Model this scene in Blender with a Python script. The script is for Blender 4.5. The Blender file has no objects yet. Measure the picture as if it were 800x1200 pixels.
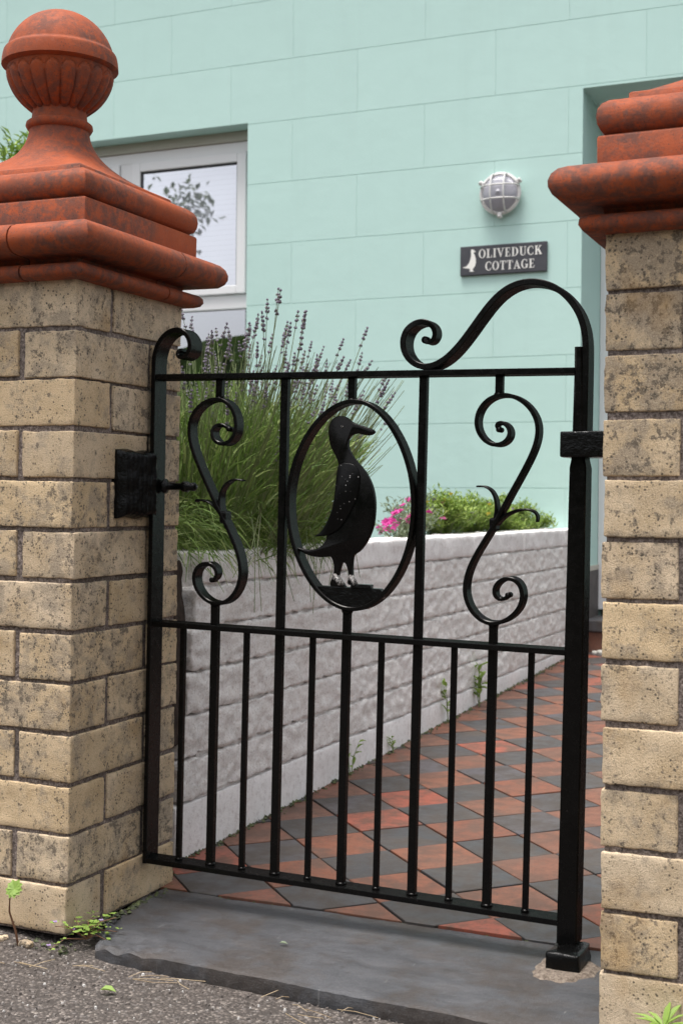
import bpy, bmesh, math, random
from mathutils import Vector, Matrix, noise
random.seed(7)
PI = math.pi
scene = bpy.context.scene
COL = scene.collection

# ------------------------------------------------------------------ camera
def setup_camera():
    f, yaw, pitch, roll = 1564.92, 0.4093, -0.0069, -0.0088
    cam = bpy.data.cameras.new('camera'); ob = bpy.data.objects.new('camera', cam); COL.objects.link(ob)
    fw = Vector((-math.sin(yaw)*math.cos(pitch), math.cos(yaw)*math.cos(pitch), math.sin(pitch)))
    r = Vector((math.cos(yaw), math.sin(yaw), 0)); d = fw.cross(r)
    r2 = math.cos(roll)*r + math.sin(roll)*d; d2 = -math.sin(roll)*r + math.cos(roll)*d
    m = Matrix((( r2.x, -d2.x, -fw.x, 1.2990), (r2.y, -d2.y, -fw.y, -1.8597), (r2.z, -d2.z, -fw.z, 0.7273), (0,0,0,1)))
    ob.matrix_world = m
    cam.sensor_fit = 'HORIZONTAL'; cam.sensor_width = 24.0; cam.lens = f/800*24.0
    cam.clip_start = 0.05; cam.clip_end = 500
    cam.dof.use_dof = True; cam.dof.focus_distance = 2.35; cam.dof.aperture_fstop = 9.0
    scene.camera = ob
setup_camera()

# ------------------------------------------------------------------ sky, sun, exposure (overcast)
SUN_ELEV, SUN_AZ = math.radians(77), math.radians(205)      # azimuth clockwise from +Y: behind the camera, a little to its left
def setup_light():
    w = bpy.data.worlds.new('World'); scene.world = w; w.use_nodes = True
    nt = w.node_tree; bg = nt.nodes['Background']
    sky = nt.nodes.new('ShaderNodeTexSky'); sky.sky_type = 'NISHITA'; sky.sun_disc = False
    sky.sun_elevation = SUN_ELEV; sky.sun_rotation = SUN_AZ; sky.air_density = 1.0; sky.dust_density = 4.0; sky.ozone_density = 1.0
    hs = nt.nodes.new('ShaderNodeHueSaturation'); hs.inputs['Saturation'].default_value = 0.22
    nt.links.new(sky.outputs[0], hs.inputs['Color']); nt.links.new(hs.outputs[0], bg.inputs[0])
    bg.inputs[1].default_value = 0.10
    L = bpy.data.lights.new('sun', 'SUN'); L.energy = 1.5; L.angle = math.radians(24); L.color = (1.0, 0.965, 0.92)
    o = bpy.data.objects.new('sun', L); COL.objects.link(o)
    dirv = Vector((math.sin(SUN_AZ)*math.cos(SUN_ELEV), math.cos(SUN_AZ)*math.cos(SUN_ELEV), math.sin(SUN_ELEV)))
    o.rotation_euler = dirv.to_track_quat('Z', 'Y').to_euler(); o.location = dirv*20
    v = scene.view_settings; v.view_transform = 'Standard'; v.look = 'None'; v.gamma = 1.0; v.use_curve_mapping = False
    v.exposure = 1.42
setup_light()

# ------------------------------------------------------------------ materials
class N:
    """small node-tree writer"""
    def __init__(s, name):
        s.m = bpy.data.materials.new(name); s.m.use_nodes = True; s.nt = s.m.node_tree
        s.b = s.nt.nodes['Principled BSDF']; s._c = {}
    def n(s, t, **kw):
        nd = s.nt.nodes.new(t)
        for k, v in kw.items():
            if k in nd.inputs: s.put(nd.inputs[k], v)
            else: setattr(nd, k, v)
        return nd
    def put(s, sock, v):
        if isinstance(v, bpy.types.NodeSocket): s.nt.links.new(v, sock)
        else:
            if sock.type == 'RGBA' and len(v) == 3: v = (*v, 1)
            sock.default_value = v
    def coord(s, kind='Object', rnd=True, scale=(1,1,1)):
        key = (kind, rnd, scale)
        if key in s._c: return s._c[key]
        out = s.n('ShaderNodeTexCoord').outputs[kind]
        mp = s.n('ShaderNodeMapping'); s.put(mp.inputs['Vector'], out); mp.inputs['Scale'].default_value = scale
        if rnd:
            oi = s.n('ShaderNodeObjectInfo')
            mul = s.n('ShaderNodeVectorMath', operation='SCALE'); mul.inputs[0].default_value = (13.7, 7.3, 9.1)
            s.put(mul.inputs['Scale'], oi.outputs['Random']); s.put(mp.inputs['Location'], mul.outputs[0])
        s._c[key] = mp.outputs[0]; return mp.outputs[0]
    def noise(s, vec, scale, detail=4, rough=.55, dist=0):
        nd = s.n('ShaderNodeTexNoise'); s.put(nd.inputs['Vector'], vec)
        nd.inputs['Scale'].default_value = scale; nd.inputs['Detail'].default_value = detail
        nd.inputs['Roughness'].default_value = rough; nd.inputs['Distortion'].default_value = dist
        return nd.outputs['Fac']
    def voro(s, vec, scale, out='Distance', feature='F1'):
        nd = s.n('ShaderNodeTexVoronoi', feature=feature); s.put(nd.inputs['Vector'], vec); nd.inputs['Scale'].default_value = scale
        return nd.outputs[out]
    def ramp(s, fac, *stops, interp='LINEAR'):
        nd = s.n('ShaderNodeValToRGB'); s.put(nd.inputs[0], fac); cr = nd.color_ramp; cr.interpolation = interp
        while len(cr.elements) < len(stops): cr.elements.new(0.5)
        for e, (p, c) in zip(cr.elements, stops):
            e.position = p; e.color = (c, c, c, 1) if not isinstance(c, tuple) else (*c[:3], 1)
        return nd.outputs[0]
    def mix(s, fac, a, b, mode='MIX'):
        nd = s.n('ShaderNodeMix', data_type='RGBA', blend_type=mode)
        s.put(nd.inputs[0], fac); s.put(nd.inputs[6], a); s.put(nd.inputs[7], b); return nd.outputs[2]
    def math(s, op, a, b=0.5):
        nd = s.n('ShaderNodeMath', operation=op); s.put(nd.inputs[0], a); s.put(nd.inputs[1], b); return nd.outputs[0]
    def rnd(s): return s.n('ShaderNodeObjectInfo').outputs['Random']
    def bump(s, h, strength=.3, dist=.002, prev=None):
        nd = s.n('ShaderNodeBump'); s.put(nd.inputs['Height'], h); nd.inputs['Strength'].default_value = strength
        nd.inputs['Distance'].default_value = dist
        if prev is not None: s.put(nd.inputs['Normal'], prev)
        return nd.outputs[0]
    def done(s, color=None, rough=None, bump=None, **kw):
        if color is not None: s.put(s.b.inputs['Base Color'], color)
        if rough is not None: s.put(s.b.inputs['Roughness'], rough)
        if bump is not None: s.put(s.b.inputs['Normal'], bump)
        for k, v in kw.items(): s.put(s.b.inputs[k], v)
        return s.m

M = {}
def mk_brick():
    a = N('buff_brick'); v = a.coord(); r = a.rnd()
    w = a.n('ShaderNodeNewGeometry').outputs['Position']
    base = a.ramp(r, (0, (.65,.480,.292)), (.2, (.71,.555,.380)), (.4, (.64,.508,.36)), (.6, (.70,.520,.315)), (.8, (.58,.440,.285)), (1, (.72,.565,.40)))
    soft = a.noise(v, 12, 4)
    c = a.mix(a.ramp(soft, (.40, 0), (.72, .7)), base, (.41,.285,.15))
    big = a.noise(w, 5.5, 4, .6)                                     # weathering that runs across several bricks
    amt = a.math('ADD', a.math('MULTIPLY', a.math('FRACT', a.math('MULTIPLY', r, 17.3)), .10), a.math('MULTIPLY', big, .235))
    pat = a.noise(v, 26, 8, .72)
    c = a.mix(a.ramp(a.math('ADD', pat, amt), (.65, 0), (.77, .68)), c, (.29,.235,.18))
    blot = a.noise(v, 70, 6, .72)
    c = a.mix(a.ramp(a.math('ADD', blot, a.math('MULTIPLY', amt, .75)), (.695, 0), (.745, .85)), c, (.115,.092,.07))   # lichen blotches
    grain = a.noise(v, 480, 3, .75)
    c = a.mix(a.ramp(grain, (.30, .85), (.43, 0)), c, (.17,.13,.085))
    c = a.mix(a.ramp(grain, (.52, 0), (.68, .55)), c, (.74,.61,.44))
    sp = a.voro(v, 150); spn = a.noise(v, 24, 4)
    k = a.math('MULTIPLY', a.ramp(sp, (.20, 1), (.30, 0)), a.ramp(spn, (.47, 0), (.56, 1)))
    c = a.mix(a.math('MULTIPLY', k, .9), c, (.085,.07,.052))
    pits = a.voro(v, 400)
    c = a.mix(a.math('MULTIPLY', a.ramp(pits, (.12, 1), (.25, 0)), a.ramp(a.noise(v, 45, 3), (.44, 0), (.56, .85))), c, (.075,.06,.04))
    c = a.mix(a.ramp(a.noise(w, 9, 4), (.60, 0), (.78, .55)), c, (.40,.235,.085))
    b = a.bump(grain, .8, .0022); b = a.bump(pat, .45, .003, b); b = a.bump(a.ramp(pits, (.05, 0), (.3, 1)), .35, .0012, b)
    M['brick'] = a.done(c, .93, b)
def mk_mortar():
    a = N('dark_gritty_mortar'); v = a.coord(rnd=False)
    c = a.ramp(a.noise(v, 260, 4, .7), (.32, (.04,.031,.028)), (.48, (.18,.14,.122)), (.66, (.40,.335,.30)))
    c = a.mix(a.ramp(a.noise(v, 9, 3), (.45, 0), (.7, .7)), c, (.05,.04,.033))
    M['mortar'] = a.done(c, .95, a.bump(a.noise(v, 200, 4, .7), .9, .004))
def mk_terracotta(nm='terracotta', lo=.40, full='weathered_terracotta'):
    a = N(full); v = a.coord()
    c = a.ramp(a.noise(v, 11, 6, .65), (.3, (.275,.052,.014)), (.52, (.335,.068,.019)), (.75, (.28,.064,.023)))
    soot = a.noise(v, 52, 9, .80); where = a.noise(v, 6, 4)
    k = a.math('MULTIPLY', a.ramp(soot, (.41, 0), (.56, .82)), a.ramp(where, (lo, .14), (lo+.18, 1)))
    c = a.mix(k, c, (.090,.050,.042))
    fine = a.noise(v, 150, 5, .78)
    c = a.mix(a.ramp(fine, (.54, 0), (.68, .5)), c, (.15,.08,.065))
    sp = a.voro(v, 210)
    c = a.mix(a.math('MULTIPLY', a.ramp(sp, (.12, 1), (.24, 0)), a.ramp(a.noise(v, 40, 3), (.47, 0), (.55, .85))), c, (.05,.036,.032))
    c = a.mix(a.ramp(a.noise(v, 95, 4, .7), (.60, 0), (.74, .3)), c, (.44,.15,.075))
    b = a.bump(soot, .3, .0015); b = a.bump(a.noise(v, 320, 4, .7), .5, .0010, b)
    M[nm] = a.done(c, a.ramp(soot, (.3, .60), (.7, .85)), b, **{'Specular IOR Level': .25})
def mk_iron():
    a = N('black_gloss_paint'); v = a.coord(rnd=False)
    wav = a.noise(v, 70, 4, .6); fine = a.noise(v, 420, 3, .6)
    c = a.ramp(a.noise(v, 35, 4), (.3, (.0022,.0022,.0022)), (.8, (.0045,.0042,.0042)))
    chip = a.noise(v, 150, 5, .75)
    c = a.mix(a.ramp(chip, (.66, 0), (.72, .6)), c, (.05,.042,.042))
    b = a.bump(wav, .22, .0016); b = a.bump(fine, .10, .0004, b)
    rg = a.ramp(wav, (.3, .18), (.7, .32))
    df = a.n('ShaderNodeBsdfDiffuse'); a.put(df.inputs[0], c); a.put(df.inputs['Normal'], b)
    gl = a.n('ShaderNodeBsdfGlossy'); a.put(gl.inputs['Roughness'], rg); a.put(gl.inputs['Normal'], b); gl.inputs['Color'].default_value = (1, .97, .95, 1)
    fr = a.n('ShaderNodeFresnel'); fr.inputs[0].default_value = 1.27; a.put(fr.inputs['Normal'], b)
    mx = a.n('ShaderNodeMixShader'); a.put(mx.inputs[0], a.math('MINIMUM', fr.outputs[0], .046))
    for k, o in ((1, df), (2, gl)): a.nt.links.new(o.outputs[0], mx.inputs[k])
    a.nt.links.new(mx.outputs[0], a.nt.nodes['Material Output'].inputs[0]); M['iron'] = a.m
    a = N('lumpy_black_paint'); v = a.coord(rnd=False)
    b = a.bump(a.noise(v, 90, 4, .6), .6, .004); b = a.bump(a.noise(v, 330, 3), .5, .0015, b)
    M['iron_lumpy'] = a.done((.003,.003,.003), .16, b, **{'Specular IOR Level': .20})
    a = N('worn_paint_feet'); v = a.coord(rnd=False)
    k = a.ramp(a.noise(v, 330, 4, .7), (.46, 0), (.56, 1))
    M['worn'] = a.done(a.mix(k, (.006,.006,.006), (.30,.28,.27)), .4, a.bump(a.noise(v, 400, 3), .6, .001))
    a = N('flecked_black_paint'); v = a.coord(rnd=False)
    d = a.voro(v, 150); w = a.noise(v, 30, 3)
    k = a.math('MULTIPLY', a.ramp(d, (.10, 1), (.18, 0)), a.ramp(w, (.50, 0), (.58, 1)))
    M['wing'] = a.done(a.mix(k, (.003,.003,.003), (.42,.41,.40)), .3, a.bump(a.noise(v, 150, 3), .35, .0015), **{'Specular IOR Level': .13})
def mk_stone():
    a = N('grey_slate'); v = a.coord(rnd=False)
    lay = a.noise(a.coord(rnd=False, scale=(1,2.2,6)), 8, 9, .68)
    c = a.ramp(lay, (.32, (.040,.041,.046)), (.5, (.064,.065,.072)), (.62, (.080,.080,.087)), (.78, (.115,.114,.118)))
    c = a.mix(a.ramp(a.noise(v, 4.6, 7, .68), (.47, 0), (.58, .8)), c, (.048,.036,.029))
    c = a.mix(a.ramp(a.noise(v, 420, 3, .8), (.52, 0), (.64, .6)), c, (.12,.118,.12))
    c = a.mix(a.ramp(a.noise(v, 14, 7, .7), (.56, 0), (.66, .6)), c, (.036,.031,.028))
    c = a.mix(a.ramp(a.noise(v, 150, 5, .78), (.60, 0), (.72, .6)), c, (.17,.166,.166))
    c = a.mix(a.ramp(a.noise(v, 260, 3, .7), (.30, .7), (.42, 0)), c, (.04,.038,.038))
    scr = a.noise(a.coord(rnd=False, scale=(22,2.5,1)), 5, 3, .5)
    c = a.mix(a.ramp(scr, (.71, 0), (.735, .5)), c, (.19,.186,.182))
    b = a.bump(a.noise(a.coord(rnd=False, scale=(1,2.2,6)), 30, 8, .7), .35, .003); b = a.bump(a.noise(v, 380, 4, .75), .8, .0014, b)
    M['slate'] = a.done(c, a.ramp(lay, (.3, .42), (.7, .66)), b)
    for nm, cols, dirt in (('red_tile', ((.185,.060,.033),(.21,.079,.045),(.165,.068,.043),(.29,.075,.046)), (.108,.055,.038)),
                           ('grey_tile', ((.046,.047,.052),(.066,.066,.072),(.053,.051,.054),(.080,.072,.080)), (.052,.042,.036))):
        a = N(nm); v = a.coord(); r = a.rnd()
        c = a.ramp(r, (0, cols[0]), (.3, cols[1]), (.76, cols[2]), (.84, cols[3]))
        n1 = a.noise(v, 16, 5, .65)
        c = a.mix(a.ramp(n1, (.42, 0), (.60, .9)), c, dirt)
        c = a.mix(a.ramp(a.noise(v, 45, 6, .75), (.5, 0), (.68, .6)), c, dirt)
        wp = a.n('ShaderNodeNewGeometry').outputs['Position']
        c = a.mix(a.ramp(a.noise(wp, 7, 7, .7), (.48, 0), (.68, .45)), c, (.095,.075,.062))
        c = a.mix(a.ramp(a.noise(v, 210, 3, .7), (.55, 0), (.68, .55)), c, (.045,.036,.03))
        c = a.mix(a.ramp(a.noise(v, 120, 4, .75), (.68, 0), (.74, .5)), c, (.24,.21,.19))
        b = a.bump(n1, .3, .002); b = a.bump(a.noise(v, 300, 3), .35, .0007, b)
        M[nm] = a.done(c, a.ramp(n1, (.3, .45), (.7, .75)), b)
    a = N('asphalt'); v = a.coord(rnd=False)
    cell = a.voro(v, 170, 'Color'); sep = a.n('ShaderNodeSeparateColor'); a.put(sep.inputs[0], cell)
    dist = a.voro(v, 170); big = a.voro(v, 75); bigc = a.n('ShaderNodeSeparateColor'); a.put(bigc.inputs[0], a.voro(v, 75, 'Color'))
    c = a.ramp(sep.outputs[0], (0, (.062,.052,.046)), (.5, (.115,.096,.085)), (.8, (.165,.138,.122)), (1, (.30,.26,.23)))
    c = a.mix(a.math('MULTIPLY', a.ramp(big, (.30, 1), (.42, 0)), a.ramp(bigc.outputs[1], (.6, 0), (.65, 1))), c, (.16,.14,.13))
    c = a.mix(a.ramp(dist, (.40, 0), (.66, .8)), c, (.032,.026,.023))
    c = a.mix(a.ramp(a.noise(v, 5, 4), (.4, 0), (.7, .35)), c, (.07,.055,.046))
    b = a.bump(a.ramp(dist, (.1, 1), (.6, 0)), .8, .004); b = a.bump(a.noise(v, 500, 3), .4, .001, b)
    M['asphalt'] = a.done(c, .88, b)
    a = N('soil'); v = a.coord(rnd=False)
    c = a.ramp(a.noise(v, 60, 6, .7), (.3, (.016,.011,.008)), (.6, (.052,.036,.026)), (.8, (.11,.08,.06)))
    M['soil'] = a.done(c, .95, a.bump(a.noise(v, 90, 5, .7), .9, .01))
    a = N('joint_dirt'); v = a.coord(rnd=False)
    c = a.ramp(a.noise(v, 120, 5, .7), (.3, (.012,.010,.008)), (.6, (.04,.032,.025)), (.8, (.06,.065,.03)))
    M['joint'] = a.done(c, .95, a.bump(a.noise(v, 160, 4, .7), .8, .004))
    a = N('whitewashed_concrete'); v = a.coord(); w = a.n('ShaderNodeNewGeometry').outputs['Position']
    c = a.ramp(a.noise(w, 8, 4), (.3, (.86,.82,.80)), (.7, (.92,.895,.88)))
    g = a.noise(w, 75, 8, .78)
    c = a.mix(a.ramp(g, (.46, 0), (.56, .6)), c, (.72,.66,.625))
    c = a.mix(a.ramp(a.noise(w, 190, 5, .78), (.53, 0), (.60, .6)), c, (.45,.39,.355))
    c = a.mix(a.ramp(a.noise(w, 3.5, 6, .6), (.55, 0), (.78, .35)), c, (.66,.58,.54))
    b = a.bump(g, .75, .006); b = a.bump(a.noise(w, 200, 5, .75), .8, .003, b)
    M['planter'] = a.done(c, .9, b)
    a = N('whitewashed_coping'); w = a.n('ShaderNodeNewGeometry').outputs['Position']
    c = a.ramp(a.noise(w, 12, 4), (.3, (.78,.745,.735)), (.7, (.86,.83,.825)))
    c = a.mix(a.ramp(a.noise(w, 60, 8, .78), (.50, 0), (.64, .6)), c, (.50,.44,.425))
    c = a.mix(a.ramp(a.noise(w, 210, 5, .78), (.58, 0), (.68, .55)), c, (.32,.28,.27))
    M['coping'] = a.done(c, .9, a.bump(a.noise(w, 120, 6, .75), .6, .004))
def mk_house():
    a = N('mint_masonry_paint'); v = a.coord()
    c = a.mix(a.rnd(), (.485,.685,.635), (.50,.70,.65))
    c = a.mix(a.ramp(a.noise(v, 6, 4), (.4, 0), (.75, .35)), c, (.465,.655,.61))
    wp = a.n('ShaderNodeNewGeometry').outputs['Position']; st = a.n('ShaderNodeMapping'); a.put(st.inputs['Vector'], wp); st.inputs['Scale'].default_value = (5, 5, .55)
    c = a.mix(a.ramp(a.noise(st.outputs[0], 1.6, 6, .65), (.50, 0), (.75, .30)), c, (.43,.60,.555))
    b = a.bump(a.noise(v, 12, 4), .25, .006); b = a.bump(a.noise(v, 180, 3), .25, .001, b)
    M['mint'] = a.done(c, .75, b)
    a = N('dark_plinth_paint'); v = a.coord(rnd=False)
    M['plinth'] = a.done(a.ramp(a.noise(v, 20, 4), (.3, (.07,.06,.058)), (.7, (.10,.085,.08))), .7)
    a = N('tan_trim'); M['tan'] = a.done((.50,.47,.41), .8)
    a = N('white_frame_plastic'); M['upvc'] = a.done((.80,.79,.80), .28)
    a = N('black_gasket'); M['gasket'] = a.done((.02,.02,.022), .5)
    a = N('window_glass'); nt = a.nt
    gl = a.n('ShaderNodeBsdfGlossy'); gl.inputs['Roughness'].default_value = .01; gl.inputs['Color'].default_value = (.93,.94,1,1)
    tr = a.n('ShaderNodeBsdfTransparent'); fr = a.n('ShaderNodeFresnel'); fr.inputs[0].default_value = 1.6
    mx = a.n('ShaderNodeMixShader'); a.put(mx.inputs[0], a.math('MULTIPLY_ADD', fr.outputs[0], 2.2)); 
    nt.links.new(tr.outputs[0], mx.inputs[1]); nt.links.new(gl.outputs[0], mx.inputs[2])
    nt.links.new(mx.outputs[0], nt.nodes['Material Output'].inputs[0]); M['glass'] = a.m
    mx.inputs[0].links[0].from_node.inputs[2].default_value = .34
    a = N('blind_fabric'); M['blind'] = a.done((.80,.80,.86), .8)
    a = N('dark_room'); M['room'] = a.done((.05,.05,.05), .9)
    a = N('cast_aluminium'); v = a.coord(rnd=False)
    M['alu'] = a.done(a.ramp(a.noise(v, 60, 4), (.3, (.58,.565,.55)), (.7, (.72,.70,.68))), .45, a.bump(a.noise(v, 150, 3), .3, .001), Metallic=.2)
    a = N('ribbed_lamp_glass'); v = a.coord(rnd=False)
    w = a.n('ShaderNodeTexWave', wave_type='BANDS', bands_direction='X'); a.put(w.inputs[0], v); w.inputs['Scale'].default_value = 45; w.inputs['Distortion'].default_value = .4
    M['lampglass'] = a.done((.38,.37,.42), .12, a.bump(w.outputs[0], .45, .004), **{'Coat Weight': .6, 'Coat Roughness': .06})
    a = N('slate_sign_board'); v = a.coord(rnd=False)
    M['board'] = a.done(a.ramp(a.noise(v, 30, 4), (.3, (.040,.041,.050)), (.7, (.056,.056,.066))), .55)
    a = N('white_lettering'); M['letter'] = a.done((.82,.80,.76), .6)
    a = N('roof_slate'); M['roof'] = a.done((.07,.07,.08), .7)
    a = N('rotten_wood'); v = a.coord(rnd=False, scale=(6,6,1))
    c = a.ramp(a.noise(v, 30, 6, .7), (.3, (.022,.014,.010)), (.6, (.07,.045,.034)), (.8, (.14,.10,.08)))
    M['wood'] = a.done(c, .95, a.bump(a.noise(v, 40, 6, .7), 1.0, .012))
def plant_mat(nm, stops, rough=.6, trans=.25, scale=30):
    a = N(nm); g = a.n('ShaderNodeNewGeometry').outputs['Random Per Island']
    c = a.ramp(g, *stops)
    M[nm] = a.done(c, rough, **{'Transmission Weight': 0.0})
    if trans:
        nt = a.nt; tl = a.n('ShaderNodeBsdfTranslucent'); a.put(tl.inputs[0], c); mx = a.n('ShaderNodeMixShader'); mx.inputs[0].default_value = trans
        nt.links.new(a.b.outputs[0], mx.inputs[1]); nt.links.new(tl.outputs[0], mx.inputs[2]); nt.links.new(mx.outputs[0], nt.nodes['Material Output'].inputs[0])
mk_brick(); mk_mortar(); mk_terracotta(); mk_terracotta('sooty', .20, 'sooty_terracotta'); mk_iron(); mk_stone(); mk_house()
plant_mat('lavender_leaf', ((0,(.085,.145,.028)),(.4,(.15,.245,.048)),(.75,(.23,.33,.085)),(1,(.34,.40,.15))))
plant_mat('lavender_stalk', ((0,(.17,.22,.09)),(.6,(.24,.29,.13)),(1,(.31,.32,.18))))
plant_mat('lavender_bloom', ((0,(.14,.115,.165)),(.5,(.20,.17,.22)),(.8,(.27,.24,.28)),(1,(.29,.28,.22))), trans=.1)
plant_mat('weed_leaf', ((0,(.13,.22,.04)),(.5,(.22,.34,.06)),(1,(.31,.42,.09))))
plant_mat('shrub_leaf', ((0,(.13,.21,.035)),(.5,(.22,.33,.055)),(1,(.34,.42,.10))))
plant_mat('dark_leaf', ((0,(.03,.06,.015)),(.5,(.06,.11,.025)),(1,(.10,.16,.04))))
plant_mat('sage_leaf', ((0,(.13,.17,.10)),(1,(.24,.29,.18))))
plant_mat('pink_petal', ((0,(.52,.03,.24)),(.6,(.66,.05,.34)),(1,(.75,.13,.45))))
plant_mat('yellow_petal', ((0,(.55,.42,.03)),(1,(.65,.55,.08))))
plant_mat('mauve_petal', ((0,(.30,.19,.42)),(1,(.42,.30,.52))))
plant_mat('dry_stalk', ((0,(.20,.14,.08)),(1,(.34,.26,.16))), trans=0)
plant_mat('red_stem', ((0,(.12,.05,.03)),(1,(.20,.10,.05))), trans=0)
plant_mat('chip_stone', ((0,(.07,.06,.055)),(.55,(.16,.135,.12)),(.8,(.26,.23,.21)),(.93,(.36,.33,.31)),(1,(.60,.58,.56))), rough=.85, trans=0)
plant_mat('moss', ((0,(.025,.03,.010)),(.6,(.055,.07,.02)),(1,(.11,.13,.04))), trans=0)
plant_mat('bark', ((0,(.05,.04,.03)),(1,(.09,.07,.05))), trans=0)
plant_mat('white_stone', ((0,(.55,.52,.46)),(1,(.72,.70,.66))), trans=0)

# ------------------------------------------------------------------ mesh helpers
class MB:
    def __init__(s): s.v = []; s.f = []
    def add(s, vs, fs):
        o = len(s.v); s.v += [tuple(p) for p in vs]; s.f += [tuple(i+o for i in f) for f in fs]; return s
    def box(s, x0, x1, y0, y1, z0, z1):
        return s.add([(x0,y0,z0),(x1,y0,z0),(x1,y1,z0),(x0,y1,z0),(x0,y0,z1),(x1,y0,z1),(x1,y1,z1),(x0,y1,z1)],
                     [(0,3,2,1),(4,5,6,7),(0,1,5,4),(1,2,6,5),(2,3,7,6),(3,0,4,7)])
    def grid(s, rows, closed_u=False, cap=False):
        n = len(rows[0]); fs = []
        for i in range(len(rows)-1):
            for j in range(n if closed_u else n-1):
                k = (j+1) % n
                fs.append((i*n+j, i*n+k, (i+1)*n+k, (i+1)*n+j))
        if cap: fs.append(tuple(range(n-1,-1,-1))); fs.append(tuple((len(rows)-1)*n+j for j in range(n)))
        return s.add([p for r in rows for p in r], fs)
    def tube(s, pts, rad, n=6, cap=True):
        pts = [Vector(p) for p in pts]; rows = []
        up = Vector((0.13,0.21,0.97))
        for i, p in enumerate(pts):
            t = (pts[min(i+1,len(pts)-1)] - pts[max(i-1,0)]).normalized()
            a = t.cross(up)
            if a.length < 1e-3: a = t.cross(Vector((1,0,0)))
            a.normalize(); b = t.cross(a); r = rad[i] if isinstance(rad, (list,tuple)) else rad
            rows.append([tuple(p + a*math.cos(2*PI*k/n)*r + b*math.sin(2*PI*k/n)*r) for k in range(n)])
        return s.grid(rows, True, cap)
    def lathe(s, prof, n=32, c=(0,0,0), cap=True):
        return s.grid([[(c[0]+r*math.cos(2*PI*k/n), c[1]+r*math.sin(2*PI*k/n), c[2]+z) for k in range(n)] for r, z in prof], True, cap)
    def prism(s, poly, y0, y1):                       # poly in x,z extruded along y
        n = len(poly)
        area = sum(poly[i][0]*poly[(i+1)%n][1]-poly[(i+1)%n][0]*poly[i][1] for i in range(n))
        if area < 0: poly = poly[::-1]
        vs = [(x,y0,z) for x,z in poly]+[(x,y1,z) for x,z in poly]
        return s.add(vs, [tuple(range(n)), tuple(range(2*n-1,n-1,-1))]+[(i,i+n,(i+1)%n+n,(i+1)%n) for i in range(n)])
    def octa(s, c, rx, ry, rz):
        x,y,z = c
        return s.add([(x+rx,y,z),(x-rx,y,z),(x,y+ry,z),(x,y-ry,z),(x,y,z+rz),(x,y,z-rz)],
                     [(0,2,4),(2,1,4),(1,3,4),(3,0,4),(2,0,5),(1,2,5),(3,1,5),(0,3,5)])
    def mesh(s, name, mat=None, smooth=False):
        me = bpy.data.meshes.new(name); me.from_pydata(s.v, [], s.f); 
        if mat: me.materials.append(mat if not isinstance(mat, str) else M[mat])
        if smooth: me.polygons.foreach_set('use_smooth', [True]*len(me.polygons))
        me.update(); return me
    def build(s, name, mat, parent=None, smooth=False, loc=None, bevel=0, seg=2):
        me = s.mesh(name, mat, smooth)
        if bevel:
            bm = bmesh.new(); bm.from_mesh(me); bmesh.ops.recalc_face_normals(bm, faces=bm.faces)
            ed = [e for e in bm.edges if len(e.link_faces) == 2 and e.calc_face_angle(0) > .5]
            bmesh.ops.bevel(bm, geom=ed, offset=bevel, segments=seg, affect='EDGES', profile=.6, clamp_overlap=True)
            bm.to_mesh(me); bm.free()
        elif not smooth or True:
            bm = bmesh.new(); bm.from_mesh(me); bmesh.ops.recalc_face_normals(bm, faces=bm.faces); bm.to_mesh(me); bm.free()
        return link(name, me, parent, loc)
def link(name, me, parent=None, loc=None, rot=None):
    o = bpy.data.objects.new(name, me); COL.objects.link(o)
    if parent is not None: o.parent = parent
    if loc is not None: o.location = loc
    if rot is not None: o.rotation_euler = rot
    return o
def tag(o, label=None, cat=None, group=None, kind=None):
    if label: o['label'] = label
    if cat: o['category'] = cat
    if group: o['group'] = group
    if kind: o['kind'] = kind
    return o
def empty(name, loc=(0,0,0), label=None, cat=None, group=None):
    o = bpy.data.objects.new(name, None); COL.objects.link(o); o.location = loc; o.empty_display_size = .05
    return tag(o, label, cat, group)
def catmull(pts, n=6):
    out = []; P = [Vector(p) for p in pts]; L = len(P)
    for i in range(L-1):
        p0, p1, p2, p3 = P[max(i-1,0)], P[i], P[i+1], P[min(i+2,L-1)]
        for k in range(n):
            t = k/n
            out.append(.5*((2*p1)+(p2-p0)*t+(2*p0-5*p1+4*p2-p3)*t*t+(3*p1-p0-3*p2+p3)*t**3))
    out.append(P[-1]); return out
def smoothpts(pts, it=1, closed=False):
    P = [Vector(p) for p in pts]
    for _ in range(it):
        Q = P[:]
        for i in range(len(P)):
            if not closed and i in (0, len(P)-1): continue
            Q[i] = P[i]*.5 + (P[i-1]+P[(i+1)%len(P)])*.25
        P = Q
    return P
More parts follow.
